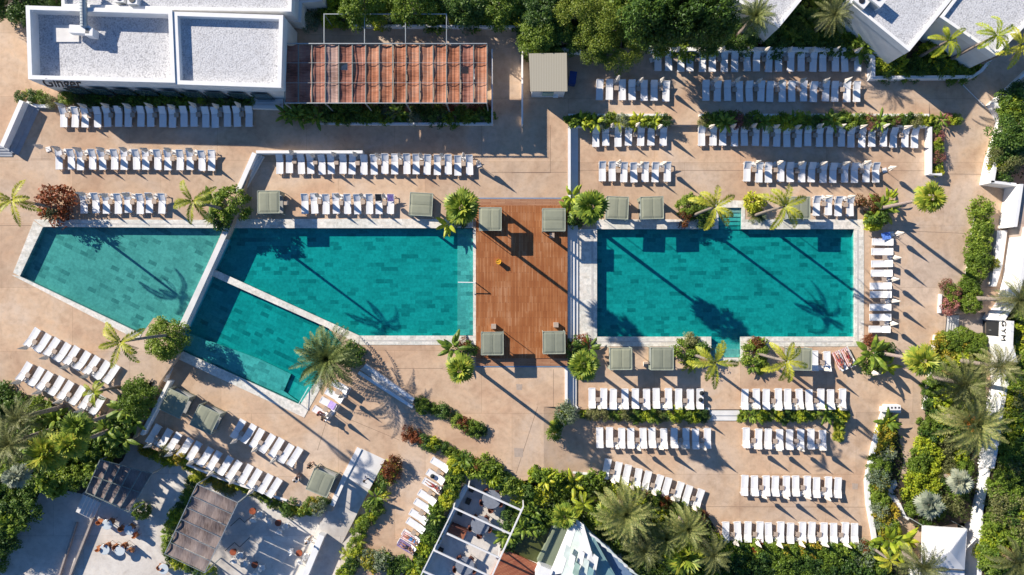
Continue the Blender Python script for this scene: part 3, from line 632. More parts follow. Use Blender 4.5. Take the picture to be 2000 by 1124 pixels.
retain('tall white wall between the date palms at right', [(1928,700),(1936,745),(1926,790),(1917,860),(1908,905)], ZR, 1.5)
retain('tall white wall beside the silver palms', [(1908,905),(1903,950),(1893,1000)], ZB, 1.0)
retain('tall white wall right of the white tent', [(1893,1000),(1891,1050),(1886,1140)], ZB, 1.0)
m_ = MB(); m_.prism([W(x,y,0.2).xy for x,y in [(1952,450),(1972,450),(1962,520),(1950,560),(1940,560),(1948,500)]], -1, -0.1); tag(m_.build('low_ledge','white'), 'low white ledge at the foot of the tall wall by the hedge', 'ledge')
sheet('gym_floor', [(1872,608),(1930,605),(1930,680),(1872,672)], GF, 'paving2', skirt=0)
pz = W(1921,640,GF); pz.x -= 0.03
dr = empty('gym_door', (pz.x,pz.y,GF), label='dark open doorway in the tall white wall below the letters', cat='door')
b = MB(); b.box((0,0.0,1.12),(0.10,1.35,2.24)); b.build('door_opening','doorway',dr); b = MB(); b.box((-0.02,0.70,1.14),(0.14,0.06,2.28)); b.box((-0.02,-0.70,1.14),(0.14,0.06,2.28)); b.build('door_frame','dark',dr)
b = MB(); b.tube((-0.12,-0.2,1.0),(-0.12,-0.2,1.3),0.03); b.build('handle','steel',dr)
for i, ch in enumerate('GYM'):
    c = bpy.data.curves.new('letter','FONT'); c.body = ch; c.size = 0.84; c.extrude = 0.03; c.offset = 0.0; c.align_x = 'CENTER'
    o = bpy.data.objects.new('letter', c); COL.objects.link(o); bpy.context.view_layer.update()
    me = bpy.data.meshes.new_from_object(o.evaluated_get(bpy.context.evaluated_depsgraph_get())); bpy.data.objects.remove(o)
    me.materials.clear(); me.materials.append(M['dark']); o = bpy.data.objects.new('letter', me); COL.objects.link(o)
    q = W(1920,[631,643,655][i],1.9); yy = [629.5,643,656][i]; wx = W(1921-2*(yy-624)/44, yy, GF); o.location = (wx.x-0.07, wx.y, 1.75); o.rotation_euler = (R(90),0,R(-90)); kid(o, gw)
wall('thin pale kerb crossing the shaded walkway at upper right', [(1868,153),(1923,208)], 0.09, 0.05, 'white2')
# ---------------------------------------------------------------- rust reed pergola
pg = empty('reed_pergola', W(755,145,0), label='long pergola with sagging rust coloured reed panels on steel beams', cat='pergola')
ZG = 3.5
X0, X1, Y0, Y1 = 556.0, 951.0, 86.0, 202.0; nb = 15; dxp = (X1-X0)/nb
mats = ['reed_rust','reed_rust','reed_rust','reed_pale','reed_rust','reed_rust','reed_orange','reed_orange','reed_orange','reed_orange','reed_orange','reed_orange','reed_orange','reed_rust','reed_orange']
for i in range(nb):
    xa = X0+dxp*i+2.2; xb = X0+dxp*(i+1)-0.6; m = MB(); nx, ny = 8, 16; vs = []
    hole = i == 5
    for j in range(ny+1):
        for k_ in range(nx+1):
            u = k_/nx; v = j/ny; x0 = xa + (5.5*math.sin(math.pi*min(1,max(0,(v-0.1)/0.65))) if hole else 0); x = x0+(xb-x0)*u
            jag = (1.2*math.sin(i*3.1+u*5)+1.0*rnd.random()) if j in (0,) else (rnd.random()*1.2 if j == ny else 0)
            y = Y0+1.5+(Y1-Y0-3.5)*v + jag; z = ZG-0.03-0.13*math.sin(math.pi*u)-0.03*math.sin(v*19+i)+0.02*math.sin(u*31+i*2); p = W(x,y,ZG); vs.append((p.x,p.y,z))
    fs = []
    for j in range(ny):
        for k_ in range(nx):
            uu = (k_+.5)/nx; vv = (j+.5)/ny
            if i in (4,13) and abs(uu-0.32) < 0.26 and abs(vv-[0.36,0,0][0]-(0.06 if i == 13 else 0)) < 0.055: continue
            a_ = j*(nx+1)+k_; fs.append((a_,a_+1,a_+nx+2,a_+nx+1))
    m.add(vs, fs); kid(m.build('reed_panel', mats[i], smooth=False), pg)
for i in range(nb+1):
    x = X0+dxp*i; a_ = W(x,Y0,ZG+0.05); c = W(x,Y1,ZG+0.05); m = MB(); m.box(((a_.x+c.x)/2,(a_.y+c.y)/2,ZG-0.02),(0.075,(a_-c).length,0.10)); kid(m.build('beam','beam_green'), pg)
for y in (Y0, 123.5, 162.5, Y1):
    a_ = W(X0,y,ZG); c = W(X1,y,ZG); w = 0.08 if y in (Y0,Y1) else 0.03; m = MB(); m.box(((a_.x+c.x)/2,(a_.y+c.y)/2,ZG+0.045),((a_-c).length,w,w*1.2)); kid(m.build('cross_beam','steel'), pg)
for x in (556,635,714,793,872,951):
    for y in (Y0,Y1):
        a_ = W(x,y,ZG); m = MB(); m.box((a_.x,a_.y,ZG/2-0.1),(0.1,0.1,ZG)); kid(m.build('post','steel'), pg)
m = MB(); a_ = W(632,28,ZG); c = W(873,28,ZG); m.box(((a_.x+c.x)/2,a_.y,ZG),((a_-c).length,0.07,0.07)); kid(m.build('frame_rail','steel'), pg)
for x in (633,712,792,872):
    a_ = W(x,28,ZG); c = W(x,Y0,ZG); m = MB(); m.box((a_.x,(a_.y+c.y)/2,ZG+0.003),(0.07,abs(a_.y-c.y),0.07)); m.box((a_.x,a_.y,ZG/2),(0.07,0.07,ZG)); kid(m.build('frame_bar','steel'), pg)
# folded lamp discs seen through the reed openings
for i, (x, y) in enumerate(((668,125),(925,135))):
    c = W(x,y,2.4); e = empty('round_table', (c.x,c.y,0), label=['round white table showing through the left opening of the rust pergola','round white table showing through the right opening of the rust pergola'][i], cat='table', group='tables under the rust pergola')
    b = MB(); b.lathe([(0.5,0.72),(0.52,0.745),(0.5,0.76)],20); b.build('table_top','white',e); b = MB(); b.lathe([(0.25,0),(0.25,0.03),(0.04,0.05),(0.04,0.72)],12); b.build('leg','steel',e)
# ---------------------------------------------------------------- two grey reed canopies over the patio
def reed_canopy(label, quad, z, zb, nbeam, mat, open_=False):
    P = [W(x,y,z) for x,y in quad]; c = (P[0]+P[1]+P[2]+P[3])/4; e = empty('reed_canopy', (c.x,c.y,zb), label=label, cat='canopy')
    for i in range(nbeam):
        t0 = i/nbeam+0.008; t1 = (i+1)/nbeam-0.008; m = MB(); vs = []; nu, nv = 12, 6
        for a in range(nu+1):
            for b_ in range(nv+1):
                u = a/nu; v = b_/nv; t = t0+(t1-t0)*v
                if open_: q0 = P[0].lerp(P[1],t); q1 = P[3].lerp(P[2],t)
                else: q0 = P[0].lerp(P[3],t); q1 = P[1].lerp(P[2],t)
                edge = 0.08*math.sin(t*23+2) if a in (0,nu) else 0
                q = q0.lerp(q1, 0.015+0.97*u+edge*0.15); vs.append((q.x,q.y,z-0.03-(0.11*math.sin(math.pi*v))+0.03*math.sin(u*17+i)))
        fs = [(a*(nv+1)+b_,a*(nv+1)+b_+1,(a+1)*(nv+1)+b_+1,(a+1)*(nv+1)+b_) for a in range(nu) for b_ in range(nv)]
        m.add(vs, fs); kid(m.build('reed_panel', mat), e)
    def bar(p, q, w, n='beam'):
        m = MB(); d = q-p; m.box(((p.x+q.x)/2,(p.y+q.y)/2,z+0.03),(d.length,w,0.1),math.atan2(d.y,d.x)); kid(m.build(n,'beam_green' if open_ else 'steel'), e)
    for i in range(nbeam+1):
        t = i/nbeam
        if open_: bar(P[0].lerp(P[1],t), P[3].lerp(P[2],t), 0.07)
        else: bar(P[0].lerp(P[3],t), P[1].lerp(P[2],t), 0.028)
    if open_: bar(P[0],P[1],0.06,'rail'); bar(P[3],P[2],0.06,'rail'); bar(P[0].lerp(P[3],.5),P[1].lerp(P[2],.5),0.05,'rail')
    else: bar(P[0],P[3],0.06,'rail'); bar(P[1],P[2],0.06,'rail')
    for p in P: m = MB(); m.box((p.x,p.y,(z+zb)/2),(0.1,0.1,z-zb)); kid(m.build('post','steel'), e)
reed_canopy('greyish reed canopy over the patio, lit by the sun', [(385,946),(465,982),(400,1119),(322,1082)], 2.7, ZP, 6, 'reed_grey')
reed_canopy('shaded reed canopy with dark beams beside the dense palms', [(196,898),(297,925),(252,1000),(168,962)], 2.2, ZP, 5, 'reed_grey', True)
for i,(x,y) in enumerate(((462,1012),(452,1060))):
    m = MB(); a_ = W(x-12,y+16,1.6); c = W(x+6,y,1.6); m.tube((a_.x,a_.y,1.6),(c.x,c.y,1.6),0.035,n=6); c2 = W(x+16,y+9,1.6); m.tube((c.x,c.y,1.6),(c2.x,c2.y,1.6),0.035,n=6); m.tube((c2.x,c2.y,1.6),(c2.x,c2.y,ZP),0.035,n=6)
    tag(m.build('awning_bracket','dark'), ['dark folding bracket at the upper right side of the sunlit reed canopy','dark folding bracket at the lower right side of the sunlit reed canopy'][i], 'bracket')
# ---------------------------------------------------------------- white beam pavilion
zt = 2.0; ZW = 'white'
pv = empty('beam_pavilion', W(930,1040,zt), label='open pavilion roof of slim white beams over dining tables', cat='pavilion')
def beam3(p, q, z, w, h, e, nm, mat='frame'):
    a_ = W(*p,z); c = W(*q,z); d = c-a_; m = MB(); m.box(((a_.x+c.x)/2,(a_.y+c.y)/2,z),(d.length,w,h),math.atan2(d.y,d.x)); return kid(m.build(nm,mat), e)
for p, q in (((915,950),(1018,997)),((886,992),(997,1043)),((873,1042),(974,1089)),((848,1075),(955,1125)),((825,1115),(935,1165))): beam3(p,q,zt,0.16,0.16,pv,'beam')
beam3((1022,990),(945,1160),zt+0.003,0.14,0.18,pv,'edge_beam'); beam3((888,990),(812,1145),zt-0.3,0.10,0.12,pv,'edge_beam')
for x,y in ((915,950),(1022,990),(886,992),(974,1089),(848,1075)): p = W(x,y,zt); m = MB(); m.box((p.x,p.y,(zt+ZP)/2),(0.12,0.12,zt-ZP-0.02)); kid(m.build('post','frame'), pv)
wall('pale wall along the left side of the beam pavilion', [(912,948),(884,1000),(866,1040),(822,1130)], 0.5, 0.9, 'white2', base=ZP)
# olive floor, red deck and pale panelled roof at the bottom
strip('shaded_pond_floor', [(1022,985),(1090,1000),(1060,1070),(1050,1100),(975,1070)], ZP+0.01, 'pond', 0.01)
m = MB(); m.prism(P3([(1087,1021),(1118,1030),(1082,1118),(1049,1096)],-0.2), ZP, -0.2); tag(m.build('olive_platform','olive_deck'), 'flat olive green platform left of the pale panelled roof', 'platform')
strip('red_deck', [(985,1070),(1058,1106),(1062,1180),(930,1180)], ZP+0.004, 'deck_red', 0.25)
gr = empty('panelled_roof', W(1150,1080,1.4), label='pointed roof of overlapping pale green and white panels', cat='roof')
apex = W(1122,1018,1.9)
def tri_panel(pts, mat, nm='panel', th=0.05):
    m = MB(); V = [Vector((*W(x,y,z).xy,z)) for x,y,z in pts]; n = len(V); m.add([tuple(v) for v in V]+[(v.x,v.y,v.z-th) for v in V], [tuple(range(n))[::-1],tuple(range(n,2*n))]+[(i,(i+1)%n,(i+1)%n+n,i+n) for i in range(n)]); return kid(m.build(nm,mat), gr)
tri_panel([(1118,1012,1.9),(1126,1030,2.1),(1098,1120,1.0),(1072,1124,0.5)], 'tent')
tri_panel([(1126,1026,2.1),(1142,1055,2.2),(1118,1150,1.2),(1096,1124,0.9)], 'pale_green')
tri_panel([(1122,1012,1.9),(1140,1025,2.15),(1156,1080,2.3),(1138,1072,2.2)], 'tent')
tri_panel([(1138,1060,2.2),(1156,1078,2.3),(1168,1150,1.6),(1120,1150,1.3)], 'tent')
tri_panel([(1137,1018,1.8),(1160,1050,2.0),(1205,1130,1.4),(1170,1140,1.2),(1152,1070,1.9)], 'teal')
tri_panel([(1150,1035,1.2),(1190,1070,1.2),(1250,1140,0.8),(1215,1150,0.6),(1168,1070,1.0)], 'blue_edge')
for i in range(7):
    x = 1106+i*9; y = 1064+i*3+(i%3)*14; tri_panel([(x,y,2.25+i*.02),(x+9,y+7,2.3+i*.02),(x+4,y+34,1.95),(x-6,y+22,1.9)], ['pale_green','tent','glass_green','tent','pale_green','teal','tent'][i])
for i in range(8):
    x = 1150+i*11; y = 1040+i*10; tri_panel([(x,y,2.2),(x+20,y+14,2.2),(x+24,y+19,2.15),(x+3,y+7,2.2)], ['tent','pale_green'][i%2], 'louvre')
m = MB(); a_ = W(1062,1112,-0.2); m.box((a_.x,a_.y,-0.1),(1.4,1.2,2.0),R(-24)); tag(m.build('white_plinth','white'), 'white block beside the olive platform at the bottom edge', 'plinth')
# white tent at the bottom right
tq = [(1804,1028),(1889,1034),(1884,1113),(1802,1107)]; tz = 2.0
te = empty('white_tent', W(1846,1070,ZB), label='square white canvas tent with a low peak beside the white wall', cat='tent')
P = [W(x,y,tz) for x,y in tq]; c = (P[0]+P[1]+P[2]+P[3])/4; m = MB(); n8 = 28; vs = []
for i in range(n8+1):
    for j in range(n8+1):
        u = i/n8; v = j/n8; q = P[0].lerp(P[1],u).lerp(P[3].lerp(P[2],u),v); r = max(abs(u-.5),abs(v-.5))*2; vs.append((q.x,q.y,tz+0.85*(1-r)+0.02*math.sin(9*u+5*v)))
m.add(vs, [(i*(n8+1)+j,i*(n8+1)+j+1,(i+1)*(n8+1)+j+1,(i+1)*(n8+1)+j) for i in range(n8) for j in range(n8)]); kid(m.build('canvas_roof','tent'), te)
m = MB(); 
for i in range(4):
    a_, b_ = P[i], P[(i+1)%4]; m.add([(a_.x,a_.y,tz),(b_.x,b_.y,tz),(b_.x,b_.y,tz-0.3),(a_.x,a_.y,tz-0.3)], [(0,1,2,3)])
kid(m.build('valance','tent'), te)
for p in P: m = MB(); m.tube((p.x,p.y,ZB),(p.x,p.y,tz),0.04); kid(m.build('pole','steel'), te)
m = MB(); m.prism(P3([(1800,1108),(1884,1116),(1882,1160),(1798,1160)],1.5), ZB, 1.5); tag(m.build('flat_canopy','tent'), 'flat white roof at the bottom edge below the tent', 'roof')
# wall block with four square openings
wb = empty('vent_wall', W(1746,797,0), label='small white wall block with four square dark openings', cat='wall')
p = W(1746,797,ZB+0.9); m = MB(); m.box((p.x,p.y,ZB+0.42),(1.45,0.5,0.84)); kid(m.build('block','white'), wb)
for i in range(4): m = MB(); m.box((p.x-0.54+i*0.36,p.y-0.0,ZB+0.845),(0.17,0.17,0.02)); kid(m.build('opening','dark'), wb)
# yellow ring toy on the deck
p = W(974,512,0.1); bk = empty('yellow_bucket', (p.x,p.y,0.1), label='small yellow bucket standing on the timber deck', cat='bucket')
m = MB(); m.lathe([(0.2,0),(0.24,0.5),(0.27,0.55),(0.24,0.55),(0.2,0.5)],16); m.build('bucket','yellow',bk); m = MB(); m.tube((-0.24,0,0.5),(0,0,0.72),0.02); m.tube((0,0,0.72),(0.24,0,0.5),0.02); m.build('handle','yellow',bk)

# ---------------------------------------------------------------- loungers, tables, umbrellas (head towards local +Y)
def lounger_meshes():
    L_, Wd = 2.0, 0.66; f = MB()
    for x in (-Wd/2, Wd/2): f.box((x,-0.38,0.30),(0.045,1.24,0.06))
    f.box((0,-0.99,0.30),(Wd,0.045,0.06)); f.box((0,0.24,0.28),(Wd,0.045,0.05))
    for x in (-Wd/2,Wd/2): f.box((x,0.6,0.28),(0.045,0.72,0.05))
    f.box((0,0.95,0.28),(Wd,0.045,0.05))
    g = MB()
    g.box((0,0,0.14),(0.05,0.05,0.28))
    s = MB(); n = 8; vs = []
    for i in range(n+1):
        y = -0.98+1.24*i/n
        for x, dz in ((-0.31,0),(-0.15,-0.018),(0,-0.024),(0.15,-0.018),(0.31,0)): vs.append((x,y,0.335+dz))
    s.add(vs, [(i*5+j,i*5+j+1,(i+1)*5+j+1,(i+1)*5+j) for i in range(n) for j in range(4)]); s.box((0,-0.97,0.33),(0.62,0.03,0.03))
    def back(ang):
        b = MB(); vs = []; ln = 0.76
        for i in range(6):
            t = ln*i/5; y = 0.27+t*math.cos(ang); z = 0.335+t*math.sin(ang)
            for x, dz in ((-0.31,0),(-0.15,-0.018),(0,-0.024),(0.15,-0.018),(0.31,0)): vs.append((x,y-dz*math.sin(ang),z+dz*math.cos(ang)))
        b.add(vs, [(i*5+j,i*5+j+1,(i+1)*5+j+1,(i+1)*5+j) for i in range(5) for j in range(4)])
        fr = MB()
        for x in (-Wd/2,Wd/2): fr.tube((x,0.27,0.33),(x,0.27+ln*math.cos(ang),0.33+ln*math.sin(ang)),0.024,n=6)
        fr.tube((-Wd/2,0.27+ln*math.cos(ang),0.33+ln*math.sin(ang)),(Wd/2,0.27+ln*math.cos(ang),0.33+ln*math.sin(ang)),0.024,n=6)
        fr.tube((-0.3,0.72,0.30),(-0.3,0.27+0.5*math.cos(ang),0.33+0.5*math.sin(ang)),0.014,n=5); fr.tube((0.3,0.72,0.30),(0.3,0.27+0.5*math.cos(ang),0.33+0.5*math.sin(ang)),0.014,n=5)
        return b, fr
    out = {'frame': f.mesh('frame','frame'), 'leg': g.mesh('legs','frame'), 'seat': s.mesh('seat','fabric')}
    for k_, a_ in (('low',R(14)),('mid',R(27)),('high',R(42))):
        b, fr = back(a_); out['back_'+k_] = b.mesh('backrest','fabric'); out['bf_'+k_] = fr.mesh('back_frame','frame')
    return out
LM = lounger_meshes()
def make_lounger(mode):
    e = empty('sun_lounger', (0,0,0)); inst(LM['frame'],'frame',e); [inst(LM['leg'],'leg',e,(x_,y_,0)) for x_ in (-.33,.33) for y_ in (-.85,.82)]; inst(LM['seat'],'seat',e); inst(LM['back_'+mode],'backrest',e); inst(LM['bf_'+mode],'back_frame',e); return e
tb = MB(); tb.box((0,0,0.40),(0.44,0.44,0.04)); TBt = tb.mesh('table_top','table'); tb = MB(); tb.box((0,0,0.19),(0.04,0.04,0.38)); TBl = tb.mesh('legs','table')
ub = MB()
prof = [(0.035,0.95),(0.17,1.0),(0.2,1.12),(0.17,1.3),(0.12,1.6),(0.08,1.9),(0.05,2.12),(0.02,2.2)]; n = 14; vs = []
for j,(r,z) in enumerate(prof):
    for i in range(n): t = 2*math.pi*i/n; rr = r*(1.28 if i%2 else 0.82)*(1+0.1*math.sin(i*2.3)); vs.append((rr*math.cos(t),rr*math.sin(t),z+(0.05 if i%2 else 0)*(1 if j < 2 else 0)))
ub.add(vs, [(j*n+i,j*n+(i+1)%n,(j+1)*n+(i+1)%n,(j+1)*n+i) for j in range(len(prof)-1) for i in range(n)]); UBc = ub.mesh('folded_canopy','umb')
ub = MB(); ub.tube((0,0,0.05),(0,0,2.22),0.022,n=8); ub.lathe([(0.03,2.2),(0.035,2.26),(0.01,2.3)],8); UBp = ub.mesh('pole','pole')
ub = MB(); ub.box((0,0,0.04),(0.46,0.46,0.07)); ub.tube((0,0,0.07),(0,0,0.3),0.035); UBb = ub.mesh('base','white')
def lw(s): return s+' lounger' if s.endswith('most') else 'lounger '+s
used = {}
ROWS = []
def place(mode, loc, rz, label, group):
    if mode not in used: used[mode] = make_lounger(mode); o = used[mode]
    else: o = copy_tree(used[mode])
    o.location = loc; o.rotation_euler = (0,0,rz); tag(o, label, 'sun lounger', group); return o
def row(desc, p0, p1, n, head, mode='mid', par=0, tilt=None, ends=('left','right'), shade='white', umb=True, tables=True, jit=0.05, pairgap=0.07, xs=None, uo=0.72, fh=None):
    """loungers from p0 to p1 (photo px of their centres); head = direction (deg, world) the heads point to"""
    grp = 'sun loungers in the ' + desc
    pts = []
    for i in range(n):
        t = i/(n-1) if n > 1 else 0
        pts.append((p0[0]+(p1[0]-p0[0])*t, p0[1]+(p1[1]-p0[1])*t))
    pitch = math.hypot(p1[0]-p0[0],p1[1]-p0[1])/max(1,n-1)
    ux, uy = ((p1[0]-p0[0])/(pitch*(n-1)), (p1[1]-p0[1])/(pitch*(n-1))) if n > 1 else (1,0)
    res = []
    for i,(x,y) in enumerate(pts):
        d = ((0.055*pitch) if (i-par)%2 else (-0.055*pitch)); x += ux*d+rnd.uniform(-.9,.9); y += uy*d+rnd.uniform(-1.2,1.2)
        hd = head if not callable(head) else head(i,n)
        z = gz(x,y); loc = W(x,y,z+0.3); loc.z = z
        res.append((x,y,hd))
        lab = f"{shade} sun lounger, {ordn(i,n,*ends)} in the {desc}"
        q_ = rnd.random(); place(mode if q_ > .16 else {'low':'mid','mid':'low','high':'mid'}[mode], loc, R(hd-90)+rnd.gauss(0,0.022), lab, grp)
    for i in range(n-1):
        if (i-par)%2: continue
        (xa,ya,h0),(xb,yb,h1) = res[i], res[i+1]; x = (xa+xb)/2; y = (ya+yb)/2; z = gz(x,y); hv = Vector((math.cos(R(h0)),math.sin(R(h0)),0)); base = W(x,y,z)
        if tables:
            e = empty('side_table', base+hv*(0.10+rnd.uniform(-.06,.06)), R(h0), label=f"side table after the {lw(ordn(i,n,*ends))}, {desc}", cat='side table', group='side tables in the '+desc); inst(TBt,'table_top',e); [inst(TBl,'leg',e,(x_,y_,0)) for x_ in (-.18,.18) for y_ in (-.18,.18)]
        if umb:
            e = empty('folded_umbrella', base+hv*(uo+rnd.uniform(-.05,.05)), rnd.uniform(0,6), label=f"folded umbrella after the {lw(ordn(i,n,*ends))}, {desc}", cat='umbrella', group='folded umbrellas in the '+desc)
            e.rotation_euler = (rnd.gauss(0,0.03),rnd.gauss(0,0.03),rnd.uniform(0,6)); inst(UBc,'folded_canopy',e); inst(UBp,'pole',e); inst(UBb,'base',e)
UP, DN = 90, -90
row('shaded row below the gravel roof', (125.5,229),(486,229), 18, UP, 'mid', 0)
row('upper sunny row at far left', (117,312),(414.5,313.5), 15, UP, 'mid', 0)
row('long row below the rust pergola', (546,320),(916.5,323), 19, UP, 'mid', 1)
row('short row above the leftmost pool', (165.5,397),(315.6,397.5), 8, UP, 'mid', 0)
row('row between daybeds, middle pool', (594,398.5),(762,399.5), 9, UP, 'mid', 1)
row('shaded top row under the trees', (1284.6,120),(1673,121), 19, UP, 'low', 1)
row('short row right of the kiosk', (1170.6,177),(1300,178), 7, UP, 'low', 1)
row('second row under the trees', (1379,178.5),(1674,180), 15, UP, 'low', 0)
row('short row below the kiosk planter', (1162.5,267),(1294,266), 7, UP, 'mid', 1)
row('long row below the upper planter', (1371.5,266),(1787,269), 21, UP, 'mid', 0)
row('short row above the twin daybeds', (1176,336),(1301.5,337), 7, UP, 'mid', 1)
row('row above the right pool palms', (1460,336.5),(1712,338), 13, UP, 'mid', 0)
row('foursome above the right pool', (1595,402),(1659,403), 4, UP, 'mid', 0)
row('column right of the right pool', (1722,472),(1717,641.5), 9, 0, 'mid', 1, ends=('top','bottom'))
row('row under right pool, left half', (1157,778),(1368,779), 11, DN, 'low', 0)
row('row under right pool, right half', (1456,778.5),(1644,780), 10, DN, 'low', 0)
row('second lower row, left half', (1170.5,855),(1380,857), 11, DN, 'low', 1)
row('second lower row, right half', (1459,856),(1605,859), 8, DN, 'low', 0)
row('slanting row beside the palm grove', (1185,915),(1363,973), 10, lambda i,n: -101-9*i/(n-1), 'low', 0)
row('second row from the bottom right', (1454,947),(1637,952), 10, DN-2, 'low', 1)
row('bottommost row on the right', (1419,1039),(1671,1041), 13, DN-2, 'low', 0)
row('upper slanting row at far left', (65.5,660.7),(220,731), 9, -122, 'low', 0)
row('lower slanting row at far left', (50,725.7),(191,791), 8, -122, 'low', 0)
row('long slanting row above the patio', (302,847),(537.5,953), 13, -121, 'low', 0)
row('short slanting row beside shaded daybeds', (467,838),(577.5,893.5), 7, -121, 'low', 0)
row('column beside the flowering hedge', (859,910),(795,1068), 9, -32, 'mid', 0, ends=('top','bottom'), umb=False)
row('group below the big date palm', (666,756),(630,806), 4, -30, 'high', 0, ends=('top','bottom'))
row('pair beside the daybed, right pool', (1592.5,705.5),(1615,706), 2, DN, 'low', 0)
for i,(x,y,h) in enumerate(((1638,704,-66),(1655,697,-64))):
    z = gz(x,y); place('low', W(x,y,z), R(h-90), ['left lounger of the tilted pair with striped towels','right lounger of the tilted pair with striped towels'][i], 'tilted loungers by the striped towels')
for i,(x,y,h) in enumerate(((1706,150,30),(1730,690,-100))[:0]): pass
# extra folded umbrellas that stand free in the photo
for lab, x, y in (('free standing folded umbrella left of the upper sunny row',95,292),('free standing folded umbrella right of the long row near the deck',935,322),('folded umbrella at the right end of the row above the right pool palms',1727,333),
                  ('folded umbrella left of the shaded top row',1273,118),('folded umbrella at the top of the column by the right pool',1741,458),('folded umbrella right of the striped towels',1695,726)):
    e = empty('folded_umbrella', wg(x,y), 0.3, label=lab, cat='umbrella'); inst(UBc,'folded_canopy',e); inst(UBp,'pole',e); inst(UBb,'base',e)
# towels and bags left on loungers
def towel(label, x, y, w, l, rz, mat, z=0.37, tilt=0.0):
    m = MB(); vs = []; n = 8
    for i in range(n+1):
        for j in range(n+1):
            u = i/n-.5; v = j/n-.5; vs.append((w*u, l*v, 0.012*math.sin(u*19+v*7)+0.012*math.sin(v*23)))
    m.add(vs, [(i*(n+1)+j,(i+1)*(n+1)+j,(i+1)*(n+1)+j+1,i*(n+1)+j+1) for i in range(n) for j in range(n)])
    g = gz(x,y); o = m.build('towel', mat); o.location = W(x,y,g+z); o.rotation_euler = (tilt,0,rz); return tag(o, label, 'towel')
M['lilac'] = plain('lilac_towel', (0.34,0.25,0.55), 0.95, 0.2, 3)
M['blue_t'] = plain('blue_towel', (0.10,0.22,0.62), 0.95, 0.3, 4)
M['str_pink'] = stripes('striped_towel', (0.62,0.22,0.20), (0.80,0.76,0.74), 0.16, 0)
M['str_purple'] = stripes('purple_striped_towel', (0.10,0.07,0.26), (0.38,0.28,0.38), 0.13, 0)
M['black_t'] = plain('black_cloth', (0.02,0.025,0.03), 0.9)
towel('lilac towel on a lounger below the big date palm', 648,792, 0.72,0.75, R(-120), 'lilac', 0.72, R(20))
towel('lilac towel on the last lounger above the middle pool', 762.5,387, 0.62,0.7, 0, 'lilac', 0.62, R(27))
towel('dark towel over a lounger head above the middle pool', 739,386, 0.62,0.7, 0, 'black_t', 0.62, R(27))
towel('bright blue towel at the top of the column by the right pool', 1731,461, 0.9,0.7, 0.2, 'blue_t', 0.5)
towel('striped pink towel on the left tilted lounger', 1638,704, 0.74,1.9, R(-66-90), 'str_pink', 0.40)
towel('striped pink towel on the right tilted lounger', 1655,697, 0.74,1.9, R(-64-90), 'str_pink', 0.40)
towel('purple striped towel at the bottom of the hedge column', 794,1069, 0.8,1.9, R(-32-90), 'str_purple', 0.40)
towel('pink striped towel near the bottom of the hedge column', 802,1053, 0.78,1.9, R(-32-90), 'str_pink', 0.40)
def bag(label, x, y, mat, z=0.37):
    e = empty('bag', W(x,y,gz(x,y)+z)+Vector((0,0,z)) if False else Vector((*W(x,y,gz(x,y)+z).xy, gz(x,y)+z)), rnd.uniform(0,3), label=label, cat='bag')
    m = MB(); m.lathe([(0.05,0),(0.2,0.03),(0.24,0.14),(0.18,0.25),(0.06,0.27)],10); m.build('bag_body',mat,e,smooth=True); m = MB(); m.tube((-0.12,0,0.24),(0,0.05,0.36),0.018,n=6); m.tube((0,0.05,0.36),(0.12,0,0.24),0.018,n=6); m.build('strap',mat,e)
bag('black bag on the last lounger of the row under the right pool', 1368,781,'black_t'); bag('small black bag above it on the same lounger', 1370,768,'black_t')
bag('black bag on the second lounger of the hedge column', 845,930,'black_t'); bag('brown bag between two loungers of the hedge column', 835,1006,'brownseat',0.0)
# ---------------------------------------------------------------- daybeds (olive canopies)
def daybed_proto():
    e = empty('canopy_daybed',(0,0,0)); s = 1.08; Zc = 1.92
    m = MB(); n = 8; vs = []
    for i in range(n+1):
        for j in range(n+1):
            u = i/n*2-1; v = j/n*2-1; vs.append((u*s,v*s,Zc+0.035*(1-u*u)*(1-v*v)-0.02*math.exp(-(u*14)**2)-(0.05 if abs(u) == 1 or abs(v) == 1 else 0)))
    m.add(vs, [(i*(n+1)+j,(i+1)*(n+1)+j,(i+1)*(n+1)+j+1,i*(n+1)+j+1) for i in range(n) for j in range(n)]); cn = inst(m.mesh('canopy','olive'),'canopy',e)
    m = MB(); m.tube((0,-s+0.1,Zc+0.035),(0,s-0.1,Zc+0.03),0.008,n=5); inst(m.mesh('seam','olive2'),'seam',cn)
    m = MB()
    for a_, b_ in (((-s,-s),(s,-s)),((s,-s),(s,s)),((s,s),(-s,s)),((-s,s),(-s,-s))): m.tube((*a_,Zc-0.04),(*b_,Zc-0.04),0.035,n=6)
    inst(m.mesh('top_frame','olive_top'),'top_frame',e)
    for x in (-s,s):
        for y in (-s,s): m = MB(); m.tube((x*0.98,y*0.98,0),(x*0.98,y*0.98,Zc-0.05),0.035,n=6); inst(m.mesh('post','olive_top'),'post',e)
    m = MB(); m.box((0,0,0.2),(1.9,1.9,0.25)); inst(m.mesh('bed_base','olive2'),'bed_base',e)
    m = MB(); m.box((0,0,0.4),(1.85,1.85,0.16)); inst(m.mesh('mattress','cushion'),'mattress',e)
    m = MB(); m.box((0,0.8,0.62),(1.8,0.22,0.4),0,R(-12)); inst(m.mesh('back_cushion','cushion'),'back_cushion',e)
    m = MB()
    for x in (-s*0.97,s*0.97): m.box((x,s*0.8,1.1),(0.07,0.3,1.5))
    inst(m.mesh('tied_curtain','olive'),'tied_curtain',e)
    return e
DB = daybed_proto(); first = True
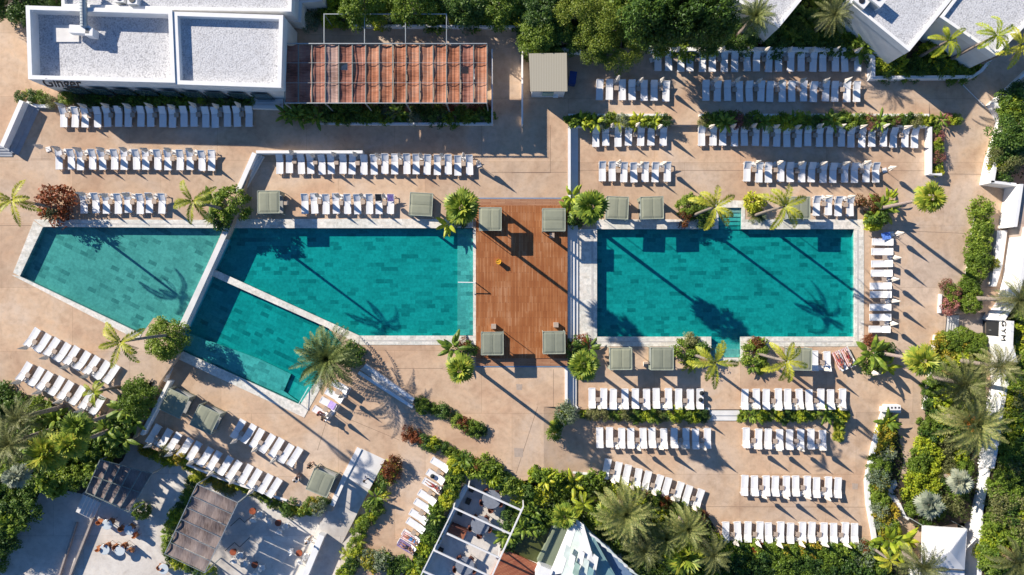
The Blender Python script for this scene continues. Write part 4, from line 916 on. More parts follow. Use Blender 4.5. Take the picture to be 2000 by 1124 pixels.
for lab, x, y, rz, k_ in (('olive canopied daybed left of the nine loungers above the middle pool',524.5,395,0,1.0),('olive canopied daybed right of the nine loungers above the middle pool',822,399.5,R(-2),1.0),
    ('olive canopied daybed at the upper left corner of the timber deck',957.5,428,0,1.0),('olive canopied daybed at the upper right corner of the timber deck',1082,429.5,0,1.0),
    ('left one of the twin olive daybeds above the right pool',1206,406,0,1.0),('right one of the twin olive daybeds above the right pool',1273.5,406,0,1.02),
    ('olive canopied daybed partly behind the palm above the right pool',1561,406,0,1.0),('olive canopied daybed at the lower left corner of the timber deck',961.5,671.5,R(180),1.0),
    ('olive canopied daybed at the lower right corner of the timber deck',1082.5,669.5,R(180),1.0),('left one of the twin olive daybeds below the right pool',1213,701.5,R(180),1.0),
    ('right one of the twin olive daybeds below the right pool',1293.5,701.5,R(180),1.0),('olive canopied daybed behind the palm below the right pool',1565,702.5,R(180),1.0),
    ('shaded olive daybed nearest the slanting stairs',340,788,R(-25),1.02),('olive daybed next to the short slanting row of loungers',400,820,R(-25),1.02),('olive daybed beside the ramp with people sitting around it',626,944,R(-24),1.0)):
    o = DB if first else copy_tree(DB); first = False
    z = gz(x,y) + (0.1 if 930 < x < 1108 and 400 < y < 700 else 0); p = W(x,y,z+1.92); o.location = (p.x,p.y,z); o.rotation_euler = (rnd.gauss(0,.006),rnd.gauss(0,.006),rz+rnd.gauss(0,.014)+rnd.choice((0,math.pi/2,0)) if abs(rz) < .1 else rz+rnd.gauss(0,.014)); o.scale = (k_*rnd.uniform(.98,1.03),k_*rnd.uniform(.98,1.03),1); tag(o, lab, 'daybed', 'olive canopied daybeds around the pools')
    if 940 < x < 1300 and y > 640 or x in (524.5,):
        q = W(x+26 if x != 961.5 else x,y-30 if x < 1100 else y+4,z); 
for lab,x,y in (('small pale cube stool above the lower right deck daybed',1086,635),('small pale cube stool above the lower left deck daybed',964,638),('small pale cube stool right of a daybed below the right pool',1262,712),('small pale cube stool below the upper right deck daybed',1078,460),('small pale cube stool beside the leftmost daybed',556,396)):
    z = gz(x,y)+(0.1 if 930 < x < 1108 and 400 < y < 700 else 0); e = empty('cube_stool', Vector((*W(x,y,z+.4).xy,z)), 0, label=lab, cat='stool', group='pale cube stools'); m = MB(); m.box((0,0,0.2),(0.46,0.46,0.38)); m.build('stool_body','umb',e); m = MB(); m.box((0,0,0.415),(0.48,0.48,0.05)); m.build('seat_pad','table',e)

# ---------------------------------------------------------------- patio furniture
def chair(label, x, y, rz, mat='rattan', z=None, grp='chairs on the patio'):
    z = gz(x,y) if z is None else z; p = W(x,y,z+0.4); e = empty('dining_chair', (p.x,p.y,z), rz, label=label, cat='chair', group=grp)
    m = MB(); m.box((0,0,0.44),(0.5,0.48,0.07)); m.build('seat',mat,e)
    m = MB()
    for i in range(5):
        t = R(200+i*35); m.box((0.26*math.cos(t+R(0)),0.25*math.sin(t),0.68),(0.2,0.045,0.42),t+R(90))
    m.build('backrest',mat,e)
    for a_ in (-.22,.22):
        for b_ in (-.21,.21): m = MB(); m.tube((a_,b_,0),(a_*0.9,b_*0.9,0.42),0.02,n=5); m.build('leg','dark' if mat != 'white' else 'white',e)
def rtable(label, x, y, r, mat, z=None, grp='tables on the patio', h=0.74):
    z = gz(x,y) if z is None else z; p = W(x,y,z+h); e = empty('round_table', (p.x,p.y,z), 0, label=label, cat='table', group=grp)
    m = MB(); m.lathe([(r*0.97,h-0.03),(r,h-0.01),(r*0.97,h)],26); m.build('table_top',mat,e); m = MB(); m.lathe([(r*0.5,0),(r*0.5,0.03),(0.05,0.06),(0.05,h-0.03)],14); m.build('leg','dark',e)
for i,(x,y,a_) in enumerate(((197,1018,-10),(220,1017,170),(240,1031,-30),(259,1028,150),(266,1044,30),(195,1070,20),(213,1064,-160),(229,1067,-120),(246,1064,-160),(258,1074,170),(315,1106,-20))):
    chair('orange rattan chair, ' + (['first','second','third','fourth','fifth'][i]+' from left at the upper tables of the patio' if i < 5 else (['first','second','third','fourth','fifth'][i-5]+' from left at the lower tables of the patio' if i < 10 else 'by itself at the bottom plants of the patio')), x, y, R(a_), 'rattan', ZP, 'orange rattan chairs on the patio')
for i,(x,y) in enumerate(((209,1025),(252,1035),(204,1074),(234,1076),(319,1112))):
    rtable(['pale round table at the upper left of the patio','pale round table right of it among the rattan chairs','pale round table at the lower left of the patio','pale round table among the lower rattan chairs','pale round table under the leaves at the bottom of the patio'][i], x, y, 0.52, 'tabletop', ZP, 'pale round patio tables')
def white_chair(label,x,y,rz): chair(label,x,y,rz,'white',ZP,'white chairs around the terracotta tables')
for i,(x,y,w) in enumerate(((493,999,'uppermost, beside the planting'),(543,1022,'second from top'),(584,1081,'sunlit, by the low wall'),(455,1079,'leftmost'),(497,1104,'lowest, left of the sunlit paving'),(706,1112,'behind the hedge at the bottom edge'))):
    rtable('small terracotta round table, '+w, x, y, 0.34, 'terracotta', ZP, 'terracotta tables on the patio', 0.5)
    for k_,(dx,dy,a_) in enumerate(((-16,-4,90),(3,17,180),(15,5,-90))):
        if i in (0,3) and k_ == 0: continue
        white_chair('white armchair '+['left of','below','right of'][k_]+' the '+w.split(',')[0]+' terracotta table', x+dx, y+dy, R(a_))
for i,(x,y) in enumerate(((960,976),(938,1026),(908,1106))):
    rtable('grey round dining table under the pavilion, '+['upper','middle','lower'][i], x, y, 0.95, 'greytop', ZP, 'round tables under the pavilion')
    for k_ in range(5):
        t = R(50+72*k_); chair('red brown chair '+['at the upper right','at the upper left','at the left','at the lower side','at the right'][k_]+' of the '+['upper','middle','lower'][i]+' pavilion table', x+19*math.cos(t), y-19*math.sin(t), t+R(90), 'brownseat', ZP, 'chairs around the pavilion tables')
for i,(x,y) in enumerate(((921,957),(914,981),(899,1003),(992,1011),(860,1078))):
    p = W(x,y,ZP+0.5); e = empty('planter_cube', (p.x,p.y,ZP), R(-24), label='black cube planter in the pavilion, '+['uppermost','second from top','third from top','rightmost','lowest'][i], cat='planter', group='black cube planters'); m = MB(); m.box((0,0,0.25),(0.5,0.5,0.5)); m.build('box','dark',e); m = MB(); m.box((0,0,0.5),(0.42,0.42,0.05)); m.build('soil_top','soil',e)
p = W(893,1040,ZP+0.45); e = empty('timber_bench', (p.x,p.y,ZP), R(-24), label='brown timber bench platform against the pavilion wall', cat='bench'); m = MB(); m.box((0,0,0.22),(1.7,1.2,0.4)); m.build('seat','deck_red',e); m = MB(); m.box((0,0.62,0.5),(1.7,0.1,0.7)); m.build('backrest','brownseat',e)
# ---------------------------------------------------------------- vegetation
rng = np.random.default_rng(11)
def unit(a): return a/np.maximum(1e-9, np.linalg.norm(a, axis=1, keepdims=True))
def leaves(pos, dirn, nrm, ln, wd):
    """rhombic leaves -> (verts, faces)"""
    dirn = unit(dirn); side = unit(np.cross(dirn, nrm)); n = len(pos); ln = np.asarray(ln).reshape(-1,1)*np.ones((n,1)); wd = np.asarray(wd).reshape(-1,1)*np.ones((n,1))
    up = unit(np.cross(side, dirn)); v = np.empty((n,4,3)); v[:,0] = pos; v[:,1] = pos+dirn*ln*0.45+side*wd/2+up*wd*0.15; v[:,2] = pos+dirn*ln-up*wd*0.1; v[:,3] = pos+dirn*ln*0.45-side*wd/2+up*wd*0.15
    return v.reshape(-1,3), np.arange(n*4).reshape(-1,4)
def mesh_np(name, parts, mats):
    vs = []; fs = []; mi = []; b = 0
    for v, f, m in parts: vs.append(v); fs.append(f+b); mi += [m]*len(f); b += len(v)
    v = np.concatenate(vs); f = np.concatenate(fs); me = bpy.data.meshes.new(name)
    me.vertices.add(len(v)); me.vertices.foreach_set('co', v.ravel()); me.loops.add(f.size); me.loops.foreach_set('vertex_index', f.ravel().astype(np.int32))
    me.polygons.add(len(f)); me.polygons.foreach_set('loop_start', (np.arange(len(f))*4).astype(np.int32)); me.polygons.foreach_set('loop_total', np.full(len(f),4,np.int32))
    for m in mats: me.materials.append(M[m])
    me.polygons.foreach_set('material_index', np.array(mi,np.int32)); me.update(); me.validate(); return me
def blob(n, R0, hz, ncl, lf, wf, up=0.5, shell=0.55, rag=0.3):
    c = rng.normal(size=(ncl,3)); c[:,2] = np.abs(c[:,2])*0.9; c = unit(c)*(rng.uniform(shell,1.0,(ncl,1)))*R0; c[:,2] *= hz; c[:,2] += 0.1*R0
    cr = R0*rng.uniform(rag*0.6,rag*1.5,ncl); k = rng.choice(ncl, n, p=(cr**2)/np.sum(cr**2)); d = unit(rng.normal(size=(n,3))); d[:,2] = np.where(d[:,2] < -0.3, -d[:,2], d[:,2])
    rr = rng.uniform(0.55,1.05,(n,1)); pos = c[k]+d*cr[k][:,None]*rr; pos[:,2] = np.maximum(pos[:,2], 0.03)
    out = unit(d+0.8*rng.normal(size=(n,3))*0.7); nr = unit(d*0.6+np.array([0,0,up])+rng.normal(size=(n,3))*0.45); dirn = unit(np.cross(nr, out)+0.25*d)
    return leaves(pos-dirn*lf*0.4, dirn, nr, lf*rng.uniform(0.7,1.3,(n,1)), wf*rng.uniform(0.7,1.3,(n,1)))
def frond(az, e0, e1, Lf, ll, wl, n=22, wobble=0.0, vee=0.35):
    t = np.linspace(0,1,n+1); el = e0+(e1-e0)*t**1.2; ds = Lf/n; hx = np.cumsum(np.cos(el))*ds; hz = np.cumsum(np.sin(el))*ds; azv = az+wobble*t**2
    P = np.stack([hx*np.cos(azv), hx*np.sin(azv), hz],1); T = unit(np.gradient(P,axis=0)); s = unit(np.cross(T, np.array([[0,0,1.0]]))); u = np.cross(s,T)
    pr = []
    pp = P[2:]; tt = t[2:]; TT = T[2:]; ss = s[2:]; uu = u[2:]; L_ = ll*np.sin(np.pi*(0.12+0.80*tt))*rng.uniform(0.85,1.1,len(tt)); m = len(pp)
    for sg in (-1,1):
        d = ss*sg+TT*0.75+uu*vee+rng.normal(size=(m,3))*0.10; pr.append(leaves(pp, d, uu+ss*sg*-0.3, L_, wl))
    # rachis as slim quads
    a = P[:-1]; b = P[1:]; w = 0.03*(1-t[:-1,None]*0.7); v = np.stack([a-s[:-1]*w, a+s[:-1]*w, b+s[:-1]*w*0.9, b-s[:-1]*w*0.9],1).reshape(-1,3); pr.append((v, np.arange(len(a)*4).reshape(-1,4)))
    return pr
def feather_crown(nf, Lf, ll, wl, emax, emin, droop, nseg=22, dry=0, mats=('f_date','f_dry'), vee=0.35):
    parts = []
    for i in range(nf):
        az = i*2.39996+rng.normal()*0.12; q = (i+0.5)/nf; e0 = emax+(emin-emax)*q; L_ = Lf*rng.uniform(0.85,1.1)*(0.75+0.25*min(1,q*2.5))
        for v, f in frond(az, e0, e0-droop*rng.uniform(0.8,1.2), L_, ll, wl, nseg, rng.normal()*0.12, vee): parts.append((v, f, 0))
    for i in range(dry):
        for v, f in frond(rng.uniform(0,6.28), R(-35), R(-80), Lf*0.7, ll*0.7, wl, 12): parts.append((v,f,1))
    return mesh_np('crown', parts, mats)
def fan_crown(nl, pet, rad, seg, emax, emin, mats=('f_fan','f_dry'), dry=4, wmul=1.0):
    parts = []
    for i in range(nl+dry):
        az = i*2.39996+rng.normal()*0.15; q = min(1,(i+0.5)/nl); e0 = emax+(emin-emax)*q if i < nl else R(-60)
        pl = pet*rng.uniform(0.75,1.15)*(0.7+0.3*min(1,2*q)); d = np.array([math.cos(az)*math.cos(e0), math.sin(az)*math.cos(e0), math.sin(e0)]); hub = d*pl+np.array([0,0,-0.12*pl*q*2]); s = np.array([-math.sin(az),math.cos(az),0]); u = np.cross(d,s)*-1.0
        mi = 0 if i < nl else 1
        dd = unit((d-np.array([0,0,0.35*(0.3+q)]))[None])[0]; u = np.cross(s, dd); u = u if u[2] > 0 else -u
        th = np.linspace(-2.3,2.3,seg)+rng.normal(size=seg)*0.03; rr = rad*rng.uniform(0.85,1.1)*(0.78+0.22*np.cos(th/2)); dv = np.cos(th)[:,None]*dd+np.sin(th)[:,None]*s-u*0.22+u*0.10*rng.normal(size=(seg,1))
        v, f = leaves(np.repeat(hub[None],seg,0), dv, np.repeat(u[None],seg,0), rr, rr*0.30*wmul); parts.append((v,f,mi))
        w = s*0.022; vv = np.array([-w, w, hub+w, hub-w]); parts.append((vv, np.arange(4)[None], mi))
    return mesh_np('crown', parts, mats)
def paddle_mesh(nl, ln, wd, mat, emax=1.35, emin=0.35, rise=0.6):
    parts = []
    for i in range(nl):
        az = i*2.39996+rng.normal()*0.3; e0 = emax+(emin-emax)*(i+.5)/nl; L_ = ln*rng.uniform(0.75,1.15); n = 7; t = np.linspace(0,1,n+1); el = e0-1.1*t**1.5; hx = np.cumsum(np.cos(el))*L_/n; hz = np.cumsum(np.sin(el))*L_/n+rise*rng.uniform(.3,1)
        P = np.stack([hx*math.cos(az),hx*math.sin(az),hz],1); s = np.array([-math.sin(az),math.cos(az),0]); w = wd*np.sin(np.pi*np.clip(0.05+0.95*t,0,1))**0.7*(t > 0.18)+0.015
        for sg in (-1,1):
            A = P; B = P+s*sg*w[:,None]*0.5+np.array([0,0,1])*(-0.25*w[:,None]); v = np.stack([A[:-1],A[1:],B[1:],B[:-1]],1).reshape(-1,3); parts.append((v, np.arange(n*4).reshape(-1,4), 0))
        st = np.array([[-.02,0,0],[.02,0,0],P[0]+[.02,0,0],P[0]-[.02,0,0]]); parts.append((st, np.arange(4)[None], 0))
    return mesh_np('leaf_mass', parts, [mat])
def agave_mesh(nl, ln, wd, mat):
    az = np.arange(nl)*2.39996; e = 1.4-1.25*(np.arange(nl)+.5)/nl; d = np.stack([np.cos(az)*np.cos(e),np.sin(az)*np.cos(e),np.sin(e)],1); u = np.stack([-np.cos(az)*np.sin(e),-np.sin(az)*np.sin(e),np.cos(e)],1)
    v, f = leaves(np.zeros((nl,3))+[0,0,0.05], d, u, ln*rng.uniform(.8,1.1,(nl,1)), wd); return mesh_np('rosette', [(v,f,0)], [mat])
VM = {}
def bushes(kind, mat, n=950, lf=0.21, wf=0.10, k=3, hz=0.95, ncl=26, **kw):
    VM[kind] = [mesh_np('foliage', [(*blob(n, 1.0, hz, ncl, lf, wf, **kw), 0)], [mat]) for _ in range(k)]
bushes('green','f_green'); bushes('dark','f_dark'); bushes('lime','f_lime', 800, 0.26, 0.12); bushes('yellow','f_yellow', 600, 0.3, 0.12, 2)
bushes('red','f_red', 1300, 0.17, 0.08); bushes('pink','f_pink', 1200, 0.15, 0.08, 2); bushes('blue','f_blue', 1100, 0.17, 0.07); bushes('olive','f_olive', 1000, 0.18, 0.07)
bushes('dense','f_green', 2600, 0.15, 0.08, 2, 0.95, 60, shell=0.85, rag=0.2)
bushes('broad','f_green', 420, 0.42, 0.20, 3, 1.0, 20); bushes('broadlime','f_lime', 380, 0.45, 0.20, 2, 1.0, 18)
VM['fern'] = [feather_crown(16, 1.15, 0.26, 0.05, R(75), R(10), R(75), 14) for _ in range(2)]
VM['fern_lime'] = [feather_crown(14, 1.2, 0.28, 0.06, R(75), R(15), R(70), 14, mats=('f_lime','f_dry')) for _ in range(2)]
VM['fanlow'] = [fan_crown(16, 0.55, 0.5, 13, R(80), R(5), dry=0) for _ in range(2)]
VM['banana'] = [paddle_mesh(11, 1.5, 0.42, 'f_lime') for _ in range(3)]; VM['bananad'] = [paddle_mesh(11, 1.4, 0.40, 'f_green') for _ in range(3)]
VM['agave'] = [agave_mesh(46, 0.95, 0.13, 'f_blue') for _ in range(2)]
ADJ = {'green':'leafy green shrub','dark':'dark green shrub','lime':'bright lime green shrub','yellow':'yellow leaved shrub','red':'reddish orange shrub','pink':'pink flowered shrub','blue':'grey blue shrub','olive':'olive toned shrub','dense':'dense rounded green bush',
       'broad':'broad leaved green shrub','broadlime':'broad leaved lime shrub','fern':'feathery spreading plant','fern_lime':'yellowish feathery plant','fanlow':'low fan leaved palm','banana':'bright paddle leaved plant','bananad':'green paddle leaved plant','agave':'spiky blue grey rosette plant'}
NM = {'dense':'rounded_bush','broad':'broadleaf_shrub','broadlime':'broadleaf_shrub','fern':'fern_plant','fern_lime':'fern_plant','fanlow':'fan_palm_shrub','banana':'banana_plant','bananad':'banana_plant','agave':'agave','red':'flowering_shrub','pink':'flowering_shrub'}
CT = {'fern':'plant','fern_lime':'plant','fanlow':'plant','banana':'plant','bananad':'plant','agave':'plant'}
def plant(kind, x, y, r, label, group=None, dz=0.0, sq=1.0):
    z = gz(x,y)+dz; me = rnd.choice(VM[kind]); top = z+r*0.6*sq; p = W(x,y,top); o = inst(me, NM.get(kind,'shrub'), None, (p.x,p.y,z), rnd.uniform(0,6.28), (r*rnd.uniform(.92,1.08), r*rnd.uniform(.92,1.08), r*sq*rnd.uniform(.9,1.1)))
    return tag(o, label, CT.get(kind,'shrub'), group)
def emit(desc, L_, axis=0):
    by = {}
    for it in L_: by.setdefault(it[0],[]).append(it)
    for kind, its in by.items():
        its.sort(key=lambda t: t[1+axis]); n = len(its)
        for i, it in enumerate(its):
            a = ('left','right') if axis == 0 else ('top','bottom')
            o_ = ordn(min(i,59),n,*a) if n > 1 else ''
            plant(kind, it[1], it[2], it[3], (f"{ADJ[kind]}, {o_} in the {desc}" if n > 1 else f"{ADJ[kind]} in the {desc}"), 'plants in the '+desc, it[4] if len(it) > 4 else 0.0, it[5] if len(it) > 5 else 1.0)
def mergeable(desc): return False
def bed(desc, pts, width, step, kinds, r=(0.6,0.9), axis=None, dz=0.05, sq=0.9):
    seg = [(a,b,math.hypot(b[0]-a[0],b[1]-a[1])) for a,b in zip(pts,pts[1:])]; tot = sum(s[2] for s in seg); n = max(2,int(tot/step)); out = []; ks = kinds.split()
    for i in range(n+1):
        d = tot*i/n
        for a,b,l in seg:
            if d <= l+1e-6: break
            d -= l
        t = min(1,d/l); x = a[0]+(b[0]-a[0])*t; y = a[1]+(b[1]-a[1])*t; nx, ny = -(b[1]-a[1])/l, (b[0]-a[0])/l; o = rnd.uniform(-width/2,width/2)
        out.append((rnd.choice(ks), x+nx*o+rnd.uniform(-2,2), y+ny*o, rnd.uniform(*r), dz, sq))
    ax = axis if axis is not None else (0 if abs(pts[-1][0]-pts[0][0]) > abs(pts[-1][1]-pts[0][1]) else 1)
    emit(desc, out, ax)
def scatter(poly, dist):
    xs = [p[0] for p in poly]; ys = [p[1] for p in poly]; out = []
    for _ in range(4000):
        p = (rnd.uniform(min(xs),max(xs)), rnd.uniform(min(ys),max(ys)))
        if inside(p, poly) and all((p[0]-q[0])**2+(p[1]-q[1])**2 > dist*dist for q in out): out.append(p)
    return out
def mass(desc, poly, dist, kinds, r=(0.8,1.3), axis=0, dz=0.0, sq=0.9, avoid=()):
    ks = kinds.split(); L_ = [(rnd.choice(ks), x, y, rnd.uniform(*r), dz, sq) for x,y in scatter(poly, dist) if not any((x-a)**2+(y-b)**2 < c*c for a,b,c in avoid)]
    emit(desc, [t for t in L_ if t[0] in CT], axis); parts = []; mats = []
    for kind,x,y,rr,dz_,sq_ in L_:
        if kind in CT: continue
        me = rnd.choice(VM[kind]); z = gz(x,y)+dz_; p = W(x,y,z+rr*0.6); n = len(me.vertices); v = np.empty(n*3); me.vertices.foreach_get('co', v); v = v.reshape(-1,3); a = rnd.uniform(0,6.28); c_, s_ = math.cos(a)*rr, math.sin(a)*rr
        v = np.stack([v[:,0]*c_-v[:,1]*s_+p.x, v[:,0]*s_+v[:,1]*c_+p.y, v[:,2]*rr*sq_+z],1); mn = {'green':'f_green','dark':'f_dark','lime':'f_lime','yellow':'f_yellow','red':'f_red','olive':'f_olive','dense':'f_green','broad':'f_green','broadlime':'f_lime','blue':'f_blue','pink':'f_pink'}[kind]
        if mn not in mats: mats.append(mn)
        parts.append((v, np.arange(n).reshape(-1,4), mats.index(mn)))
    o = bpy.data.objects.new('undergrowth', mesh_np('undergrowth', parts, mats)); COL.objects.link(o); tag(o, kind='stuff')
def ground_cover(poly, z=None, dens=26, mat='f_ground'):
    zz = gz(*poly[0]) if z is None else z; P = pxpoly(poly, zz); A = abs(sum(P[i].x*P[(i+1)%len(P)].y-P[(i+1)%len(P)].x*P[i].y for i in range(len(P)))/2); n = int(A*dens); xs = [p.x for p in P]; ys = [p.y for p in P]; PP = [(p.x,p.y) for p in P]; pos = []
    while len(pos) < n:
        q = (rnd.uniform(min(xs),max(xs)), rnd.uniform(min(ys),max(ys)))
        if inside(q, PP): pos.append((q[0],q[1],zz+rnd.uniform(0.05,0.45)))
    pos = np.array(pos); nr = unit(rng.normal(size=(n,3))*0.5+[0,0,1]); d = unit(np.cross(nr, rng.normal(size=(n,3)))); v, f = leaves(pos, d, nr, rng.uniform(.2,.4,(n,1)), rng.uniform(.1,.18,(n,1)))
    o = bpy.data.objects.new('ground_cover', mesh_np('ground_cover', [(v,f,0)], [mat])); COL.objects.link(o); tag(o, kind='stuff')
# --- palms and trees
def trunk_mesh(h, r0, r1, mat, lean=0.0):
    m = MB(); n = 12; k = max(5,int(h*2.5)); vs = []
    for j in range(k+1):
        t = j/k; r = (r0+(r1-r0)*t)*(1+0.07*(j%2))*(1+0.35*math.exp(-t*h*2.5)); cx = 0.10*math.sin(t*3)*lean; 
        for i in range(n): a = 2*math.pi*i/n; vs.append((cx+r*math.cos(a), r*math.sin(a), h*t))
    m.add(vs, [(j*n+i, j*n+(i+1)%n, (j+1)*n+(i+1)%n, (j+1)*n+i) for j in range(k) for i in range(n)]); return m.mesh('trunk', mat, True)
CR = {}
CR['queen'] = [feather_crown(7, 2.5, 0.50, 0.09, R(50), R(5), R(75), 34, mats=('f_queen','f_dry'), vee=0.1, dry=1) for _ in range(3)]
CR['queeng'] = [feather_crown(8, 2.4, 0.50, 0.09, R(55), R(-5), R(75), 32, mats=('f_lime','f_dry'), vee=0.1, dry=1) for _ in range(2)]
CR['date'] = [feather_crown(58, 3.3, 0.48, 0.075, R(80), R(-18), R(58), 30, dry=3) for _ in range(3)]
CR['dategrey'] = [feather_crown(40, 3.0, 0.45, 0.065, R(78), R(-25), R(60), 28, dry=4, mats=('f_olive','f_dry')) for _ in range(2)]
CR['fan'] = [fan_crown(21, 1.0, 0.95, 15, R(80), R(-30), dry=4) for _ in range(3)]
CR['silver'] = [fan_crown(17, 1.0, 1.0, 15, R(80), R(-25), mats=('f_silver','f_dry'), dry=8) for _ in range(2)]
def palm(kind, cx, cy, h, s, label, bark='bark', r=0.17, zb=None, group=None, orange=False, lean=0.5):
    z = 0.0
    for _ in range(3):
        p = W(cx,cy,z+h); bx = 1000+p.x*S*H/(H-z); by = 562-p.y*S*H/(H-z); z = gz(bx,by) if zb is None else zb
    p = W(cx,cy,z+h); e = empty('palm_tree', (p.x,p.y,z), rnd.uniform(0,6.28), label=label, cat='palm tree', group=group)
    o = bpy.data.objects.new('trunk', trunk_mesh(h, r, r*0.72, bark, lean)); COL.objects.link(o); o.parent = e
    c = inst(rnd.choice(CR[kind]), 'crown', e, (0,0,h), rnd.uniform(0,6.28), s)
    if orange:
        v, f = blob(500, 0.45, 0.9, 8, 0.14, 0.06); me = mesh_np('fruit_cluster', [(v,f,0)], ['fruit'])
        for k_ in range(5): inst(me, 'fruit_cluster', c, (0.55*math.cos(k_*1.3),0.55*math.sin(k_*1.3),-0.1))
    return e
M['fruit'] = plain('orange_fruit', (0.50,0.17,0.02), 0.7, 0.3, 8)
PALMS = [('queen',24,391,6.3,0.95,'slender palm with long yellow green fronds at the far left edge'),('queen',377,393,7.5,0.95,'slender feathery palm left of the dark bush above the left pool'),
 ('fan',902,406,8.6,1.0,'full fan palm left of the timber deck'),('fan',1155,404,8.2,0.95,'full fan palm right of the timber deck'),
 ('queen',1396,405,7.4,1.0,'tall yellow green palm at the top steps of the right pool'),('queen',1532,404,7.4,1.05,'tall palm dropping a brown frond over the right pool','dry'),
 ('fan',1818,386,8.9,0.85,'tall isolated fan palm over the right walkway'),('fan',899,722,7.2,0.82,'fan palm below the lower left corner of the timber deck'),
 ('fan',1139,714,7.6,0.88,'fan palm below the lower right corner of the timber deck'),('date',640,700,3.2,1.06,'biggest bushy date palm at the end of the small pool'),
 ('queen',1397,709,7.6,1.0,'tall yellow green palm at the bottom steps of the right pool'),('queen',1536,706,7.4,0.95,'tall narrow palm hanging over a daybed below the right pool'),
 ('fan',1802,705,7.4,0.92,'tall fan palm right of the striped towels'),('dategrey',1950,716,6.2,0.8,'grey green date palm beneath the black letters'),
 ('dategrey',1880,750,4.8,1.0,'large grey green date palm over the garden right of the path'),('date',1900,828,5.0,1.02,'large date palm with orange fruit beside the white wall'),
 ('dategrey',1990,585,6.4,0.75,'date palm leaning out at the right edge above the letters'),('date',1474,33,5.5,0.62,'small feathery palm at the top edge between trees and house'),
 ('dategrey',1628,30,4.2,0.72,'bushy palm with dry fronds between the two roofs at the top'),('queeng',1852,80,4.8,0.8,'palm between the roofs with its trunk showing'),
 ('queeng',1946,70,7.0,0.85,'tall palm with a long bare trunk in the top right corner'),('queen',1994,88,6.0,0.9,'yellowish palm at the right edge near the top'),
 ('queen',236,668,9.8,0.95,'feathery palm at the lower corner of the left pool'),('queeng',184,768,4.0,0.6,'little palm over the lower slanting row of loungers'),
 ('fan',150,832,5.5,0.75,'fan palm at the edge of the dense palms at left'),('dategrey',38,818,6.0,0.7,'greyish palm at the left edge of the dense palms'),
 ('fan',92,884,6.0,1.2,'bright fan palm in the middle of the dense palms'),('fan',138,868,6.0,0.85,'second bright fan palm in the dense palms'),('dategrey',20,866,6.5,1.0,'wide grey palm at the left edge'),
 ('silver',30,930,3.4,0.7,'silvery palm in the shade at the left edge'),('date',1222,1002,3.8,0.98,'largest date palm of the bottom palm grove'),('date',1342,1032,3.4,0.72,'date palm at the right of the bottom palm grove'),
 ('dategrey',1257,1075,3.6,0.75,'brownish palm below the largest palm of the bottom grove'),('fan',1336,1084,3.0,1.25,'big round fan palm at the bottom of the grove'),('dategrey',1392,1082,4.0,0.72,'pale feathery palm at the right end of the bottom grove'),
 ('queeng',1140,985,3.6,0.6,'small palm left of the bottom palm grove'),('fan',1105,1010,2.6,0.8,'small fan palm above the pointed panelled roof'),('silver',1875,942,3.0,0.72,'silver fan palm nearest the white wall'),
 ('silver',1816,988,2.8,0.78,'large silver fan palm beside the garden path'),('dategrey',1802,1106,4.6,0.85,'palm left of the white tent at the bottom edge'),('dategrey',1985,1098,4.0,0.8,'greyish palm in the bottom right corner'),
 ('date',1300,1052,3.0,0.6,'smaller palm in the middle of the bottom palm grove'),('queen',1738,1095,3.8,0.6,'small palm left of the tent palm at the bottom edge'),('fan',1186,1010,2.8,0.8,'fan palm at the left side of the bottom palm grove')]
for q in PALMS:
    base = {'fan':'bark2','date':'bark2','silver':'bark'}.get(q[0],'bark')
    palm(q[0], q[1], q[2], q[3], q[4], q[5], base, r={'date':0.26,'dategrey':0.24,'fan':0.19,'silver':0.2}.get(q[0],0.15), orange='orange fruit' in q[5])
def tree_crown(n, R0, lf, wf, mat, hz=0.75, ncl=60, rag=0.24): return mesh_np('crown', [(*blob(n, R0, hz, ncl, lf, wf, up=0.7, shell=0.75, rag=rag), 0)], [mat])
TC = {'pine':[tree_crown(9000,3.0,0.22,0.10,'f_pine',0.6,42,0.26) for _ in range(2)], 'darktree':[tree_crown(7000,3.0,0.30,0.15,'f_dark') for _ in range(2)], 'greentree':[tree_crown(7000,3.0,0.30,0.15,'f_green') for _ in range(2)], 'greytree':[tree_crown(8000,3.0,0.24,0.10,'f_olive') for _ in range(1)], 'limetree':[tree_crown(6500,3.0,0.28,0.13,'f_lime') for _ in range(1)]}
def tree(kind, x, y, R0, h, label, group=None, zb=None):
    z = gz(x,y) if zb is None else zb; p = W(x,y,z+h); e = empty('tree', (p.x,p.y,z), rnd.uniform(0,6.28), label=label, cat='tree', group=group); s = R0/3.0
    m = MB(); m.tube((0,0,-0.3),(0,0,h*0.7),0.22*s+0.06,0.12*s+0.03,10)
    for k_ in range(5): a = k_*1.256; m.tube((0,0,h*0.45),(R0*0.55*math.cos(a),R0*0.55*math.sin(a),h*0.9),0.10*s+0.02,0.03,7)
    m.build('trunk','bark',e); zs = max(s, 0.72*h/3.0); inst(rnd.choice(TC[kind]),'crown',e,(0,0,h-zs*2.1),rnd.uniform(0,6.28),(s,s,zs))
g_ = 'dark trees along the top edge'
